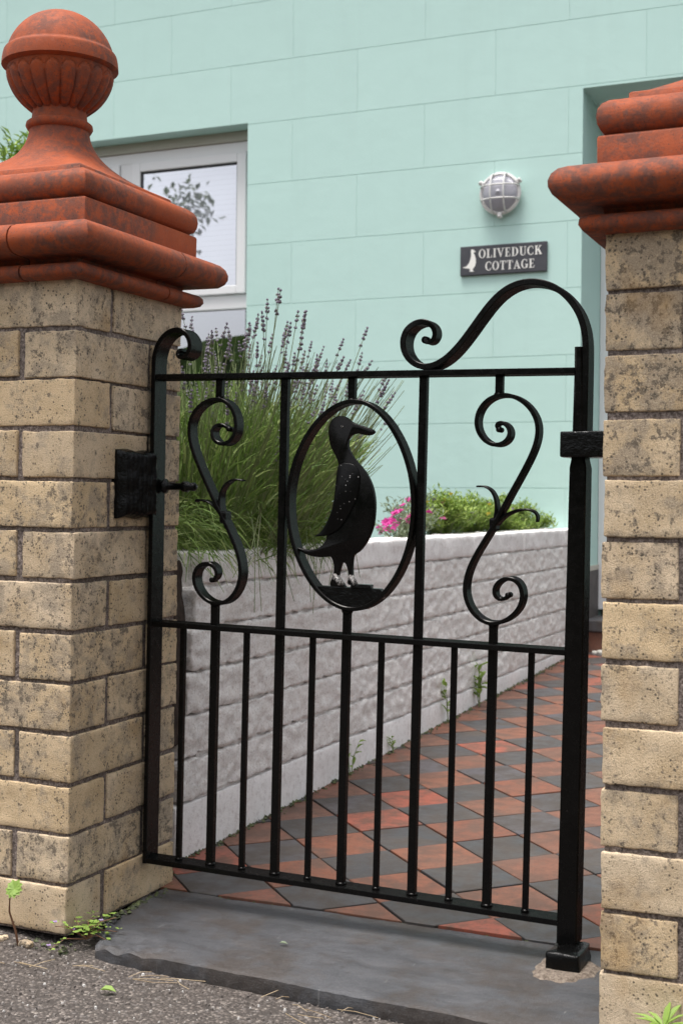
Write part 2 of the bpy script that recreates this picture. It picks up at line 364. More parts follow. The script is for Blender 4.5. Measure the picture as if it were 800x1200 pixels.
def rbox(hx, hy, hz, r, n=(6,4,3), amp=0, freq=30, seed=0, amp2=0, off=None):
    """box with rounded edges as one gridded surface, roughened by noise"""
    def axis(h, k): return sorted(set([-h, -h+r*.35, -h+r] + [-h+r+(2*h-2*r)*i/k for i in range(1,k)] + [h-r, h-r*.35, h]))
    A = [axis(hx,n[0]), axis(hy,n[1]), axis(hz,n[2])]; H = (hx,hy,hz); idx = {}; vs = []; fs = []
    def vid(p):
        key = tuple(round(c,6) for c in p)
        if key not in idx:
            q = Vector([max(-h+r, min(h-r, c)) for c, h in zip(p, H)]); d = Vector(p)-q
            w = q + (d.normalized()*r if d.length > 1e-9 else d)
            if amp:
                s3 = Vector((seed*3.1, seed*1.7, seed*5.3)) if off is None else Vector(off)*freq; nv = d.normalized() if d.length > 1e-9 else Vector((0,0,0))
                w = w + nv*(noise.fractal(w*freq+s3, .8, 2.1, 4)*amp + (noise.noise((w*freq+s3)*.25 if off is not None else w*freq*.25+s3)*amp2))
            idx[key] = len(vs); vs.append(tuple(w))
        return idx[key]
    for ax in range(3):
        u, v = (ax+1)%3, (ax+2)%3
        for sgn in (-1,1):
            for i in range(len(A[u])-1):
                for j in range(len(A[v])-1):
                    q = []
                    for di,dj in ((0,0),(1,0),(1,1),(0,1)):
                        p = [0,0,0]; p[ax] = sgn*H[ax]; p[u] = A[u][i+di]; p[v] = A[v][j+dj]; q.append(vid(p))
                    fs.append(tuple(q if sgn > 0 else q[::-1]))
    mb = MB(); mb.v = vs; mb.f = fs; return mb
def clip(poly, a, b, c):                               # keep a*x+b*y <= c
    out = []
    for i in range(len(poly)):
        p, q = poly[i], poly[(i+1)%len(poly)]; dp = a*p[0]+b*p[1]-c; dq = a*q[0]+b*q[1]-c
        if dp <= 0: out.append(p)
        if dp*dq < 0: t = dp/(dp-dq); out.append((p[0]+t*(q[0]-p[0]), p[1]+t*(q[1]-p[1])))
    return out
SHAPES = {
  'left_curl': [(-0.7816,0.9420),(-0.7826,0.9652),(-0.7808,0.9824),(-0.7752,0.9987),(-0.7655,1.0129),(-0.7513,1.0221),(-0.7359,1.0258),(-0.7226,1.0217),(-0.7125,1.0124),(-0.7070,0.9999),(-0.7082,0.9867),(-0.7149,0.9763),(-0.7258,0.9727),(-0.7347,0.9758),(-0.7382,0.9825),(-0.7339,0.9882),(-0.7280,0.9886)],
  'top_scroll': [(-0.2665,0.9959),(-0.2625,0.9888),(-0.2509,0.9911),(-0.2452,1.0033),(-0.2492,1.0166),(-0.2588,1.0239),(-0.2705,1.0260),(-0.2846,1.0220),(-0.2971,1.0117),(-0.3028,0.9959),(-0.3009,0.9782),(-0.2925,0.9638),(-0.2780,0.9525),(-0.2615,0.9482),(-0.2429,0.9514),(-0.2224,0.9633),(-0.2044,0.9817),(-0.1867,1.0044),(-0.1692,1.0286),(-0.1518,1.0518),(-0.1343,1.0683),(-0.1146,1.0796),(-0.0926,1.0846),(-0.0707,1.0829),(-0.0488,1.0756),(-0.0312,1.0635),(-0.0158,1.0469),(-0.0047,1.0297),(0.0022,1.0107),(0.0056,0.9917),(0.0069,0.9749),(0.0067,0.9498)],
  'left_s': [(-0.6330,0.8464),(-0.6405,0.8524),(-0.6504,0.8558),(-0.6615,0.8520),(-0.6665,0.8418),(-0.6636,0.8304),(-0.6538,0.8206),(-0.6396,0.8180),(-0.6248,0.8246),(-0.6166,0.8389),(-0.6150,0.8570),(-0.6197,0.8765),(-0.6308,0.8917),(-0.6473,0.9008),(-0.6675,0.9002),(-0.6868,0.8920),(-0.7017,0.8787),(-0.7101,0.8615),(-0.7118,0.8424),(-0.7077,0.8195),(-0.6974,0.7948),(-0.6837,0.7682),(-0.6700,0.7418),(-0.6542,0.7137),(-0.6384,0.6876),(-0.6250,0.6634),(-0.6116,0.6394),(-0.6025,0.6153),(-0.5993,0.5909),(-0.6030,0.5701),(-0.6136,0.5507),(-0.6282,0.5386),(-0.6453,0.5342),(-0.6626,0.5367),(-0.6803,0.5472),(-0.6925,0.5638),(-0.6964,0.5808),(-0.6916,0.5982),(-0.6774,0.6065),(-0.6623,0.6071),(-0.6521,0.5992),(-0.6488,0.5879),(-0.6529,0.5790),(-0.6602,0.5768)],
  'left_leaf_a': [(-0.6393,0.6868),(-0.6482,0.6987),(-0.6605,0.7098),(-0.6759,0.7170),(-0.6934,0.7192),(-0.6985,0.7157)],
  'left_leaf_b': [(-0.6383,0.6819),(-0.6447,0.6988),(-0.6471,0.7252),(-0.6399,0.7451),(-0.6231,0.7567),(-0.6039,0.7555)],
  'right_s': [(-0.1358,0.8466),(-0.1414,0.8519),(-0.1388,0.8580),(-0.1290,0.8591),(-0.1190,0.8527),(-0.1148,0.8413),(-0.1184,0.8299),(-0.1300,0.8215),(-0.1438,0.8203),(-0.1599,0.8278),(-0.1710,0.8431),(-0.1747,0.8603),(-0.1700,0.8794),(-0.1576,0.8946),(-0.1400,0.9029),(-0.1223,0.9038),(-0.1026,0.8980),(-0.0848,0.8847),(-0.0727,0.8659),(-0.0683,0.8471),(-0.0717,0.8264),(-0.0788,0.8057),(-0.0918,0.7810),(-0.1048,0.7563),(-0.1179,0.7332),(-0.1291,0.7102),(-0.1422,0.6850),(-0.1556,0.6636),(-0.1690,0.6420),(-0.1805,0.6185),(-0.1867,0.5951),(-0.1861,0.5740),(-0.1788,0.5532),(-0.1623,0.5369),(-0.1441,0.5284),(-0.1244,0.5315),(-0.1050,0.5422),(-0.0918,0.5581),(-0.0865,0.5773),(-0.0908,0.5959),(-0.1028,0.6056),(-0.1165,0.6061),(-0.1301,0.5997),(-0.1377,0.5879),(-0.1366,0.5746),(-0.1274,0.5687),(-0.1176,0.5711),(-0.1138,0.5777)],
  'right_leaf_a': [(-0.1412,0.6889),(-0.1370,0.7119),(-0.1383,0.7309),(-0.1458,0.7459),(-0.1579,0.7533),(-0.1719,0.7535)],
  'right_leaf_b': [(-0.1396,0.6889),(-0.1230,0.7058),(-0.1056,0.7146),(-0.0901,0.7176),(-0.0765,0.7154),(-0.0693,0.7080),(-0.0695,0.6979)],
  'oval': [(-0.3883,0.8972),(-0.4189,0.8909),(-0.4503,0.8703),(-0.4776,0.8373),(-0.4989,0.7949),(-0.5100,0.7468),(-0.5109,0.7024),(-0.5024,0.6583),(-0.4858,0.6147),(-0.4596,0.5754),(-0.4268,0.5479),(-0.3920,0.5363),(-0.3588,0.5425),(-0.3284,0.5640),(-0.3025,0.6010),(-0.2846,0.6445),(-0.2770,0.6909),(-0.2775,0.7370),(-0.2842,0.7795),(-0.3025,0.8255),(-0.3284,0.8647),(-0.3580,0.8899)],
  'duck': [(-0.4196,0.8695),(-0.4104,0.8689),(-0.4027,0.8650),(-0.3965,0.8600),(-0.3889,0.8564),(-0.3767,0.8527),(-0.3616,0.8481),(-0.3549,0.8445),(-0.3540,0.8412),(-0.3584,0.8378),(-0.3658,0.8361),(-0.3748,0.8378),(-0.3854,0.8394),(-0.3929,0.8377),(-0.3989,0.8340),(-0.4012,0.8285),(-0.4016,0.8201),(-0.3993,0.8117),(-0.3935,0.8020),(-0.3842,0.7910),(-0.3734,0.7800),(-0.3640,0.7677),(-0.3562,0.7526),(-0.3513,0.7360),(-0.3493,0.7195),(-0.3497,0.7001),(-0.3520,0.6834),(-0.3570,0.6680),(-0.3641,0.6539),(-0.3743,0.6410),(-0.3832,0.6345),(-0.3867,0.6307),(-0.3883,0.6209),(-0.3885,0.6070),(-0.3871,0.5959),(-0.3832,0.5891),(-0.3834,0.5827),(-0.3894,0.5807),(-0.3955,0.5821),(-0.3965,0.5870),(-0.3943,0.5941),(-0.3964,0.6052),(-0.4003,0.6162),(-0.4065,0.6188),(-0.4099,0.6116),(-0.4127,0.6003),(-0.4137,0.5918),(-0.4069,0.5860),(-0.4024,0.5798),(-0.3968,0.5731),(-0.4043,0.5716),(-0.4151,0.5738),(-0.4268,0.5758),(-0.4291,0.5827),(-0.4253,0.5913),(-0.4225,0.5998),(-0.4229,0.6139),(-0.4262,0.6236),(-0.4303,0.6276),(-0.4425,0.6263),(-0.4596,0.6264),(-0.4752,0.6300),(-0.4879,0.6361),(-0.4949,0.6421),(-0.4833,0.6397),(-0.4692,0.6382),(-0.4553,0.6407),(-0.4446,0.6482),(-0.4381,0.6582),(-0.4371,0.6667),(-0.4291,0.7007),(-0.4245,0.7260),(-0.4225,0.7429),(-0.4214,0.7597),(-0.4196,0.7738),(-0.4180,0.7836),(-0.4207,0.7934),(-0.4255,0.8031),(-0.4319,0.8129),(-0.4362,0.8255),(-0.4385,0.8409),(-0.4376,0.8535),(-0.4323,0.8628),(-0.4257,0.8675)],
  'wing': [(-0.4084,0.7893),(-0.3917,0.7876),(-0.3809,0.7794),(-0.3763,0.7661),(-0.3771,0.7494),(-0.3817,0.7298),(-0.3903,0.7101),(-0.4019,0.6902),(-0.4146,0.6750),(-0.4297,0.6661),(-0.4404,0.6632),(-0.4589,0.6617),(-0.4498,0.6677),(-0.4408,0.6792),(-0.4335,0.6935),(-0.4277,0.7091),(-0.4245,0.7260),(-0.4225,0.7429),(-0.4214,0.7597),(-0.4196,0.7738),(-0.4174,0.7836)],
}

def sharp(o, deg=35):
    me = o.data; me.polygons.foreach_set('use_smooth', [True]*len(me.polygons)); me.set_sharp_from_angle(angle=math.radians(deg)); return o

# ------------------------------------------------------------------ ground
def path_z(y): return 0.003 + max(0, y-.30)*.0262
def build_ground():
    mb = MB(); mb.grid([[(x, y, -.075) for x in (-40,-3,0,3,40)] for y in (-40,-4,0,4,60)])
    tag(mb.build('ground', 'soil'), kind='structure')
    # tarmac pavement: one fine sheet near the gate, coarse further off
    xs = [-6,-3,-1.5] + [-.9+i*.012 for i in range(176)] + [1.4,2.2,4,7]
    ys = [-7,-4,-2] + [-1.0+i*.014 for i in range(92)]
    rows = []
    for y in ys:
        rows.append([(x, y, -.028 + .005*noise.noise((x*3,y*3,1)) + .0022*noise.noise((x*60,y*60,4)) + .0015*noise.noise((x*150,y*150,7))
                      + .020*math.exp(-((x+.28)/.3)**2 - ((y+.0)/.09)**2)) for x in xs])
    tag(MB().grid(rows).build('pavement', 'asphalt', smooth=True), 'grey tarmac pavement with loose grit in front of the gate', kind='structure')
    mb = MB(); mb.grid([[(x, y, path_z(y)-.006) for x in (-.075,.5,1.25)] for y in (.27,1,2,3,3.86)])
    path = mb.build('path', 'joint'); tag(path, 'path of red and grey quarry tiles laid diagonally', kind='structure')
    rng = random.Random(3); D = .2135; h = D/2; slope = math.atan(.0262)
    def tile_mesh(poly, nm):
        n = len(poly); cx = sum(p[0] for p in poly)/n; cy = sum(p[1] for p in poly)/n
        ins = [(cx+(p[0]-cx)*.985, cy+(p[1]-cy)*.985) for p in poly]
        vs = [(x,y,-.008) for x,y in poly]+[(x,y,-.0012) for x,y in poly]+[(x,y,0) for x,y in ins]
        fs = [tuple(range(2*n,3*n))]
        for i in range(n):
            k = (i+1)%n; fs += [(i,k,k+n,i+n),(i+n,k+n,k+2*n,i+2*n)]
        mb = MB(); mb.v = vs; mb.f = fs; return mb.mesh(nm)
    r = h-.0030
    full = {c: tile_mesh([(-r,0),(0,-r),(r,0),(0,r)], 'tile') for c in ('red_tile','grey_tile')}
    for c, me in full.items(): me.materials.append(M[c])
    for j in range(-1, 34):
        y = .272 + j*h
        for i in range(-2, 7):
            x = .195 + i*D + (h if j % 2 else 0)
            col = 'grey_tile' if j % 2 else 'red_tile'
            poly = [(x-r,y),(x,y-r),(x+r,y),(x,y+r)]
            p2 = clip(clip(clip(clip(poly, 0,-1,-.302), -1,0,.052+.02*0), 1,0,1.22), 0,1,3.80)
            if len(p2) < 3: continue
            A = abs(sum(p2[k][0]*p2[(k+1)%len(p2)][1]-p2[(k+1)%len(p2)][0]*p2[k][1] for k in range(len(p2))))/2
            if A < 2e-4: continue
            z = path_z(y) + rng.uniform(-.0012,.0012)
            rot = (slope+rng.uniform(-.008,.008), rng.uniform(-.008,.008), rng.uniform(-.012,.012))
            if A > .99*2*r*r: me = full[col]
            else:
                me = tile_mesh([(px-x,py-y) for px,py in p2], 'tile'); me.materials.append(M[col])
            link('tile', me, path, (x,y,z), rot)
build_ground()

def build_threshold():
    # riven slate slab: top sheet, broken front edge, underside
    def front(x):
        pts = [(-.02,.15),(.02,.085),(.048,.018),(.066,-.016),(.22,-.026),(.41,-.036),(.63,-.052),(.73,-.057),(1.0,-.066)]
        for (a,b),(c,d) in zip(pts, pts[1:]):
            if x <= c: return b+(d-b)*(x-a)/(c-a)
        return -.062
    nx, ny = 240, 80; rows = []
    for j in range(ny+1):
        v = j/ny; row = []
        for i in range(nx+1):
            x = .006 + (.93-.006)*i/nx
            y0 = front(x) + .0018*noise.noise((x*14,0,3)) + .0012*noise.noise((x*90,0,5)); y = y0 + (.3005-y0)*v**1.25
            z = .0 + .0030*noise.noise((x*5,y*6,2)) + .0011*noise.fractal((x*16,y*40,6), .7, 2, 6)
            e = (y-y0)
            st = max(0, noise.noise((x*9,y*14,8)))
            z -= .006*math.exp(-(e/.006)**2)*(.4+st) + .014*max(0, .22-x)/.22*math.exp(-(e/.06)**2)*(.5+noise.noise((x*40,y*60,1)))
            row.append((x,y,z))
        rows.append(row)
    skirt = []
    for k in range(1, 8):
        t = k/7
        skirt.append([(p[0], p[1] - .0015*math.sin(t*PI) + .0022*noise.fractal((p[0]*45, t*7, 4), .8, 2, 4) + .010*t*t, p[2]*(1-t) - .060*t) for p in rows[0]])
    mb = MB().grid(skirt[::-1]+rows)
    mb.grid([[p for p in rows[-1]], [(p[0],p[1],-.06) for p in rows[-1]]])
    o = mb.build('threshold_slab', 'slate')
    sharp(o, 38)
    tag(o, 'worn grey slate threshold slab with a broken front edge below the gate', 'stone slab')
build_threshold()

# ------------------------------------------------------------------ gate pillars
S = .346; CH = .085
BRICKS = [rbox(.1133,.0524,.0388,.0024,(26,11,8),.0013,120,seed=i,amp2=.0008).mesh('brick', 'brick', True) for i in range(12)]
def square_rings(prof, h, n=3, r=.0):
    rows = []
    for o, z in prof:
        a = h+o; ring = []
        for k in range(4):
            c, s = math.cos(k*PI/2), math.sin(k*PI/2)
            for i in range(n*2):
                t = -1+2*i/(n*2); x, y = a*t, -a
                ring.append((x*c-y*s, x*s+y*c, z))
        rows.append(ring)
    return rows
COPING = [(-.08,1.0985),(.004,1.0985),(.016,1.0988),(.0245,1.102),(.0290,1.109),(.0280,1.117),(.0225,1.1225),(.013,1.1245),(.003,1.1255),(.0,1.1275),(.0,1.1340),(.004,1.1362),
          (.020,1.1370),(.036,1.1375),(.049,1.140),(.058,1.147),(.0625,1.156),(.0630,1.165),(.0595,1.175),(.052,1.183),(.041,1.1877),(.025,1.189),(-.08,1.189)]
def coping_mesh(seed):
    j, h = .077, S/2; g = .0018; st = []
    xs = [j+g + (h-j)*t for t in (0,.12,.5,.85)]
    rows = []
    for x in xs: rows.append([(x if x < h+min(o,0) or o >= 0 else h+o, -(h+o), z) for o,z in COPING])
    rows = [[(x, -(h+o), z) for o,z in COPING] for x in xs if x < h-.085] 
    rows.append([(h+o, -(h+o), z) for o,z in COPING])
    L = h+j-g
    for t in (.35,.6,.88,1.0): rows.append([(h+o, -h+L*t, z) for o,z in COPING])
    rows = [[(p[0]+.0012*noise.noise((p[0]*14+seed,p[1]*14,p[2]*14)), p[1]+.0012*noise.noise((p[0]*14,p[1]*14+seed,p[2]*14)), p[2]+.0010*noise.noise((p[0]*10,p[1]*10,seed))) for p in r] for r in rows]
    return MB().grid(rows, True, True)
FIN = [(-.10,1.1905),(.008,1.1905),(.0112,1.193),(.0115,1.2295),(.0095,1.2325),(.001,1.2335),(.001,1.2362),(.0075,1.240),(.0115,1.248),(.0130,1.258),(.0115,1.269),(.0065,1.2775),(-.002,1.2835),(-.014,1.2868),(-.0225,1.2873),(-.024,1.2895),(-.0245,1.297),(-.0275,1.2992),(-.06,1.3005)]
def ball_mesh(c):
    lob, n, m, R = 20, 320, 110, .0985; rows = []
    for i in range(m+1):
        ph = math.radians(-74 + (90+74)*i/m); deg = math.degrees(ph); row = []
        for k in range(n):
            th = 2*PI*k/n; u = (k*lob/n) % 1.0; arch = math.sqrt(max(0, 1-(2*u-1)**2)); fat = 1-abs(2*u-1)**3.2
            if deg > 15: r = R
            elif deg > 12: r = R + .0045*(15-deg)/3
            elif deg > -3: r = R + .0045 + .0018*(12-deg)/15
            elif deg > -6: r = R + .0063 - .0120*(-3-deg)/3
            else:
                r = R - .0030; top = -21 + 12*arch
                edge = max(0, min(1, (top-deg)/2.6)); r += -.0022*max(0, 1-abs(deg-top)/2.0) + edge*(-.0015 + .0052*fat)
            row.append((c[0]+r*math.cos(ph)*math.cos(th), c[1]+r*math.cos(ph)*math.sin(th), c[2]+r*math.sin(ph)))
        rows.append(row)
    return MB().grid(rows, True, True)
def build_pillar(x0, y0, tilt, k0, flip, label, finx):
    root = empty('gate_pillar', (x0, y0, 0), label, 'pillar'); root.rotation_euler.y = tilt
    rng = random.Random(11+flip)
    core = MB().box(.0056,S-.0056,.0056,S-.0056,k0*CH,13*CH-.002).build('mortar', 'mortar', root)
    for k in range(k0, 13):
        A = (k % 2 == 1) != flip
        for bx0,bx1,by0,by1 in ((0,.106,0,.23),(0,.23,.24,.346),(.24,.346,.116,.346),(.116,.346,0,.106)):
            if not A: bx0, bx1 = S-bx1, S-bx0
            cx, cy = (bx0+bx1)/2, (by0+by1)/2; rot = 0 if bx1-bx0 > .15 else PI/2
            link('brick', rng.choice(BRICKS), root, (cx+rng.uniform(-.0016,.0016), cy+rng.uniform(-.0016,.0016), (k+.5)*CH+rng.uniform(-.0018,.0018)),
                 (rng.uniform(-.009,.009)+PI*rng.choice((0,1)), rng.uniform(-.010,.010), rot+rng.uniform(-.008,.008)))
    h = S/2
    me = sharp(coping_mesh(1).build('coping', 'terracotta' if flip else 'sooty', root, loc=(h,h,0)), 50)
    for q in range(1,4):
        c = me.copy(); COL.objects.link(c); c.parent = root; c.rotation_euler = (0,0,q*PI/2)
    MB().box(.10,S-.10,.10,S-.10,1.08,1.192).build('coping_core', 'mortar', root)
    fin = sharp(MB().grid(square_rings(FIN, h), True, True).build('finial', 'terracotta', root, loc=(h+finx,h,0)), 50)
    fin['label'] = 'terracotta ball finial on a square moulded base'
    # concave flare from the square base to the round neck
    rows = []
    for i in range(25):
        t = i/24; hh = .052 + (.1435-.052)*(1-t)**2.0; b = min(1, t*1.9); b = b*b*(3-2*b); z = 1.298 + .106*t
        ring = []
        for k in range(64):
            th = 2*PI*(k+.5)/64; sq = hh/max(abs(math.cos(th)),abs(math.sin(th))); r = sq*(1-b)+hh*1.04*b
            ring.append((r*math.cos(th), r*math.sin(th), z))
        rows.append(ring)
    sharp(MB().grid(rows, True, True).build('flare', 'terracotta', fin), 40)
    sharp(MB().lathe([(.045,1.395),(.050,1.399),(.057,1.402),(.0605,1.408),(.0595,1.414),(.055,1.4175),(.0515,1.4185),(.050,1.422),(.0488,1.434),(.0495,1.445),(.040,1.452)], 48).build('neck', 'terracotta', fin), 40)
    sharp(ball_mesh((0,0,1.521)).build('ball', 'terracotta', fin), 38)
    return root
build_pillar(-S, 0.0, .0092, 0, True, 'brick gate pillar with a terracotta ball finial, left of the gate', .010)
build_pillar(.899, -.033, -.0034, -1, False, 'brick gate pillar right of the gate, its terracotta cap cut off by the picture', .004)

# ------------------------------------------------------------------ iron gate (built flat in its own x,z; y = 0 is the street side)
gate = empty('garden_gate', (.79, .22, 0), 'black wrought iron garden gate with scrolls and a duck in an oval ring', 'gate')
gate.rotation_euler.y = .016
def flat_bar(pts, t, w, y0, n=6, ends=1.0, tip=None, sm=0, cham=.0012, closed=False, wtip=None):
    """flat bar swept along x,z points: t in-plane thickness, w depth along y"""
    P = smoothpts(pts, sm, closed) if sm else [Vector(p) for p in pts]
    if closed:
        P = catmull(P[-2:]+P+P[:3], n)[2*n:-2*n-0]
        P = P[:-n] if (P[-1]-P[0]).length > .0 else P
    else: P = catmull(P, n)
    L = len(P); rows = []
    for i, p in enumerate(P):
        if closed: a, b = P[i-1], P[(i+1)%L]
        else: a, b = P[max(i-1,0)], P[min(i+1,L-1)]
        T = (b-a).normalized(); Nn = Vector((-T.y, T.x)); s = i/(L-1)
        tt, ww = t, w
        if tip: tt *= tip(s)
        if wtip: ww *= wtip(s)
        a_, c = tt/2, min(cham, tt*.3); ym = y0+w/2; yA, yB = ym-ww/2, ym+ww/2
        sec = [(-a_,yA+c),(-a_+c,yA),(a_-c,yA),(a_,yA+c),(a_,yB-c),(a_-c,yB),(-a_+c,yB),(-a_,yB-c)]
        rows.append([(p.x+Nn.x*q, y, p.y+Nn.y*q) for q,y in sec])
    mb = MB()
    if closed: rows.append(rows[0]); mb.grid(rows, True)
    else: mb.grid(rows, True, True)
    return mb
def gpart(mb, name, parent=gate, mat='iron', deg=28): return sharp(mb.build(name, mat, parent), deg)
def build_gate(G):
    # outer frame
    st = [(-.7785,.0565),(-.7785,.30),(-.780,.60),(-.7812,.80)] + G['left_curl']
    gpart(flat_bar(st, .0085, .042, 0, sm=1, tip=lambda s: 1 if s < .62 else 1-.35*(s-.62)/.38, wtip=lambda s: 1 if s < .7 else 1-.35*(s-.7)/.3), 'stile')
    for z, xa, xb in ((.0613,-.776,-.014),(.4925,-.776,-.012),(.9398,-.777,-.010)):
        MB().box(xa,xb,.0012,.0408,z-.0048,z+.0048).build('rail', 'iron', gate, bevel=.0012)
    p = [(-.0155,.0165,.030),(-.0148,.0160,.40),(-.0140,.0128,.786),(-.0120,.0098,.800),(-.0112,.0080,.85),(-.0106,.0050,.94),(-.0112,.0018,.977)]
    rows = []
    for x0,x1,z in p:
        c = .002 if z < .79 else .004
        rows.append([(x0+c,-.001,z),(x1-c,-.001,z),(x1,-.001+c,z),(x1,.041-c,z),(x1-c,.041,z),(x0+c,.041,z),(x0,.041-c,z),(x0,-.001+c,z)])
    sharp(MB().grid(rows, True, True).build('post', 'iron', gate), 25)
    ts = G['top_scroll'][:-1] + [(.0072,.93),(.0078,.832)]
    gpart(flat_bar(ts, .0100, .041, .0, sm=1, tip=lambda s: .55+.45*min(1, s/.2), wtip=lambda s: .55+.45*min(1, s/.25)), 'top_scroll')
    MB().tube([(-.2668,.013,.9957),(-.2668,.029,.9957)], .0062, 10).build('curl_tip', 'iron', gate, smooth=True)
    # upright bars, thin and thick in turn, and the two tall ones
    xs = [-.7185,-.653,-.590,-.525,-.4615,-.398,-.3335,-.2685,-.204,-.138,-.073]
    for i, x in enumerate(xs):
        thick = i % 2 == 1; a = .0068 if thick else .0048; top = .488
        if i in (3,7): top = .936
        mb = MB().box(x-a,x+a,.0205-a,.0205+a,.0655,top)
        mb.build('bar', 'iron', gate, bevel=.0016)
        mb = MB().lathe([(a*1.25,0),(a*1.5,.002),(a*1.15,.005)], 12, (x,.0205,.0658)); mb.build('weld', 'iron', gate, smooth=True)
    for x, z0, z1 in ((-.6545,.8985,.936),(-.3982,.894,.936),(-.1375,.9015,.936),(-.6545,.496,.536),(-.398,.496,.537),(-.138,.496,.531)):
        mb = MB().box(x-.0064,x+.0064,.0141,.0269,z0,z1); mb.build('stub', 'iron', gate, bevel=.0016)
        zz = z0 if z1 > .9 else z1; s = 1 if z1 > .9 else -1
        MB().lathe([(.0105,-.001*s),(.0095,.003*s),(.0072,.007*s)], 12, (x,.0205,zz)).build('weld', 'iron', gate, smooth=True)
    # S scrolls with a pair of leaves each
    both = lambda s: .62+.38*min(1, s/.13, (1-s)/.13)
    for nm, la, lb in (('left_s','left_leaf_a','left_leaf_b'),('right_s','right_leaf_a','right_leaf_b')):
        o = gpart(flat_bar(G[nm], .0068, .028, .0085, sm=1, tip=lambda s: .8+.2*min(1,s/.1,(1-s)/.1), wtip=both), 'scroll')
        for q in (la, lb): gpart(flat_bar(G[q], .0050, .026, .0095, tip=lambda s: 1-.45*s, wtip=lambda s: 1-.42*s), 'leaf', o)
        for e in (G[nm][0], G[nm][-1]): MB().tube([(e[0],.0135,e[1]),(e[0],.0315,e[1])], .0046, 10).build('curl_tip', 'iron', o, smooth=True)
        c = G[la][0]; bz = c[1]+.004
        MB().box(c[0]-.006,c[0]+.006,.009,.036,bz-.012,bz+.010).build('collar', 'iron', o, bevel=.004)
    # oval ring and the duck
    gpart(flat_bar(G['oval'], .0072, .030, .0045, n=5, sm=1, closed=True), 'oval_ring')
    ov = G['oval']
    zt = .5772; low = [q for q in ov if q[1] < zt]; low = sorted(low, key=lambda q: q[0])
    poly = [(-.4620,zt)]+[(x*1.0, z-.001) for x,z in low]+[(-.3350,zt)]
    MB().prism([tuple(q) for q in poly], .012, .026).build('mound', 'iron_lumpy', gate, bevel=.0015)
    MB().box(-.3885,-.3515,.008,.022,.5765,.5835).build('ledge', 'iron_lumpy', gate, bevel=.0012)
    duck = [tuple(q) for q in catmull([q for q in G['duck']]+[G['duck'][0]], 3)[:-1]]
    d = duck_body(duck, .0125, .0235)
    d = sharp(d.build('duck', 'iron', gate), 60); d['label'] = 'black iron duck standing in profile, facing right'
    wing = [tuple(q) for q in catmull([q for q in G['wing']]+[G['wing'][0]], 3)[:-1]]
    sharp(duck_body(wing, .0100, .0135, .9).build('wing', 'wing', d), 60)
    MB().octa((-.4124,.0118,.8513),.0026,.002,.0024).build('eye', 'worn', d)
    for fx, fz, s in ((-.420,.5868,1.0),(-.3915,.5878,.8)):
        mb = MB()
        for k, (dx,dy) in enumerate(((.013,-.010),(.017,-.002),(.012,.006))):
            mb.tube([(fx-.002,.0175,fz+.012),(fx+dx*.5*s,.016+dy*.5,fz+.002),(fx+dx*s,.015+dy,fz-.006)], [.0050*s,.0046*s,.0026*s], 7)
        mb.octa((fx,.0165,fz+.004),.0075*s,.0075,.0095*s)
        mb.build('foot', 'worn', d, smooth=True)
    # latch bolt sticking out of the closing stile
    kz, ky = .7425, .030
    mb = MB(); rows = []
    for x, r in ((-.775,.004),(-.772,.0125),(-.768,.014),(-.765,.009),(-.762,.0070),(-.735,.0066),(-.732,.0095),(-.722,.0100),(-.719,.0070),(-.708,.0080),(-.704,.0045)):
        rows.append([(x, ky+r*math.cos(2*PI*k/14), kz+r*math.sin(2*PI*k/14)) for k in range(14)])
    MB().grid(rows, True, True).build('latch_bolt', 'iron_lumpy', gate, smooth=True)
def duck_body(poly, yf, yb, inset=.93):
    """plate with softly domed faces: outline rings shrink towards the faces"""
    n = len(poly); 
    if sum(poly[i][0]*poly[(i+1)%n][1]-poly[(i+1)%n][0]*poly[i][1] for i in range(n)) < 0: poly = poly[::-1]
    def off(d):
        out = []
        for i in range(n):
            a, b, c = Vector(poly[i-1]), Vector(poly[i]), Vector(poly[(i+1)%n])
            t = (c-a).normalized(); out.append(b + Vector((-t.y, t.x))*d)
        return out
    r = .0014; mid = (yf+yb)/2; vs = []; fs = []
    for d, y in ((r,yf),(r*.3,yf+r*.5),(0,yf+r*1.6),(0,yb-r*1.6),(r*.3,yb-r*.5),(r,yb)):
        vs += [(q.x,y,q.y) for q in off(d)]
    for k in range(5): fs += [(k*n+i,k*n+(i+1)%n,(k+1)*n+(i+1)%n,(k+1)*n+i) for i in range(n)]
    fs += [tuple(range(n)), tuple(range(6*n-1,5*n-1,-1))]
    mb = MB(); mb.v = vs; mb.f = fs; return mb
build_gate(SHAPES)

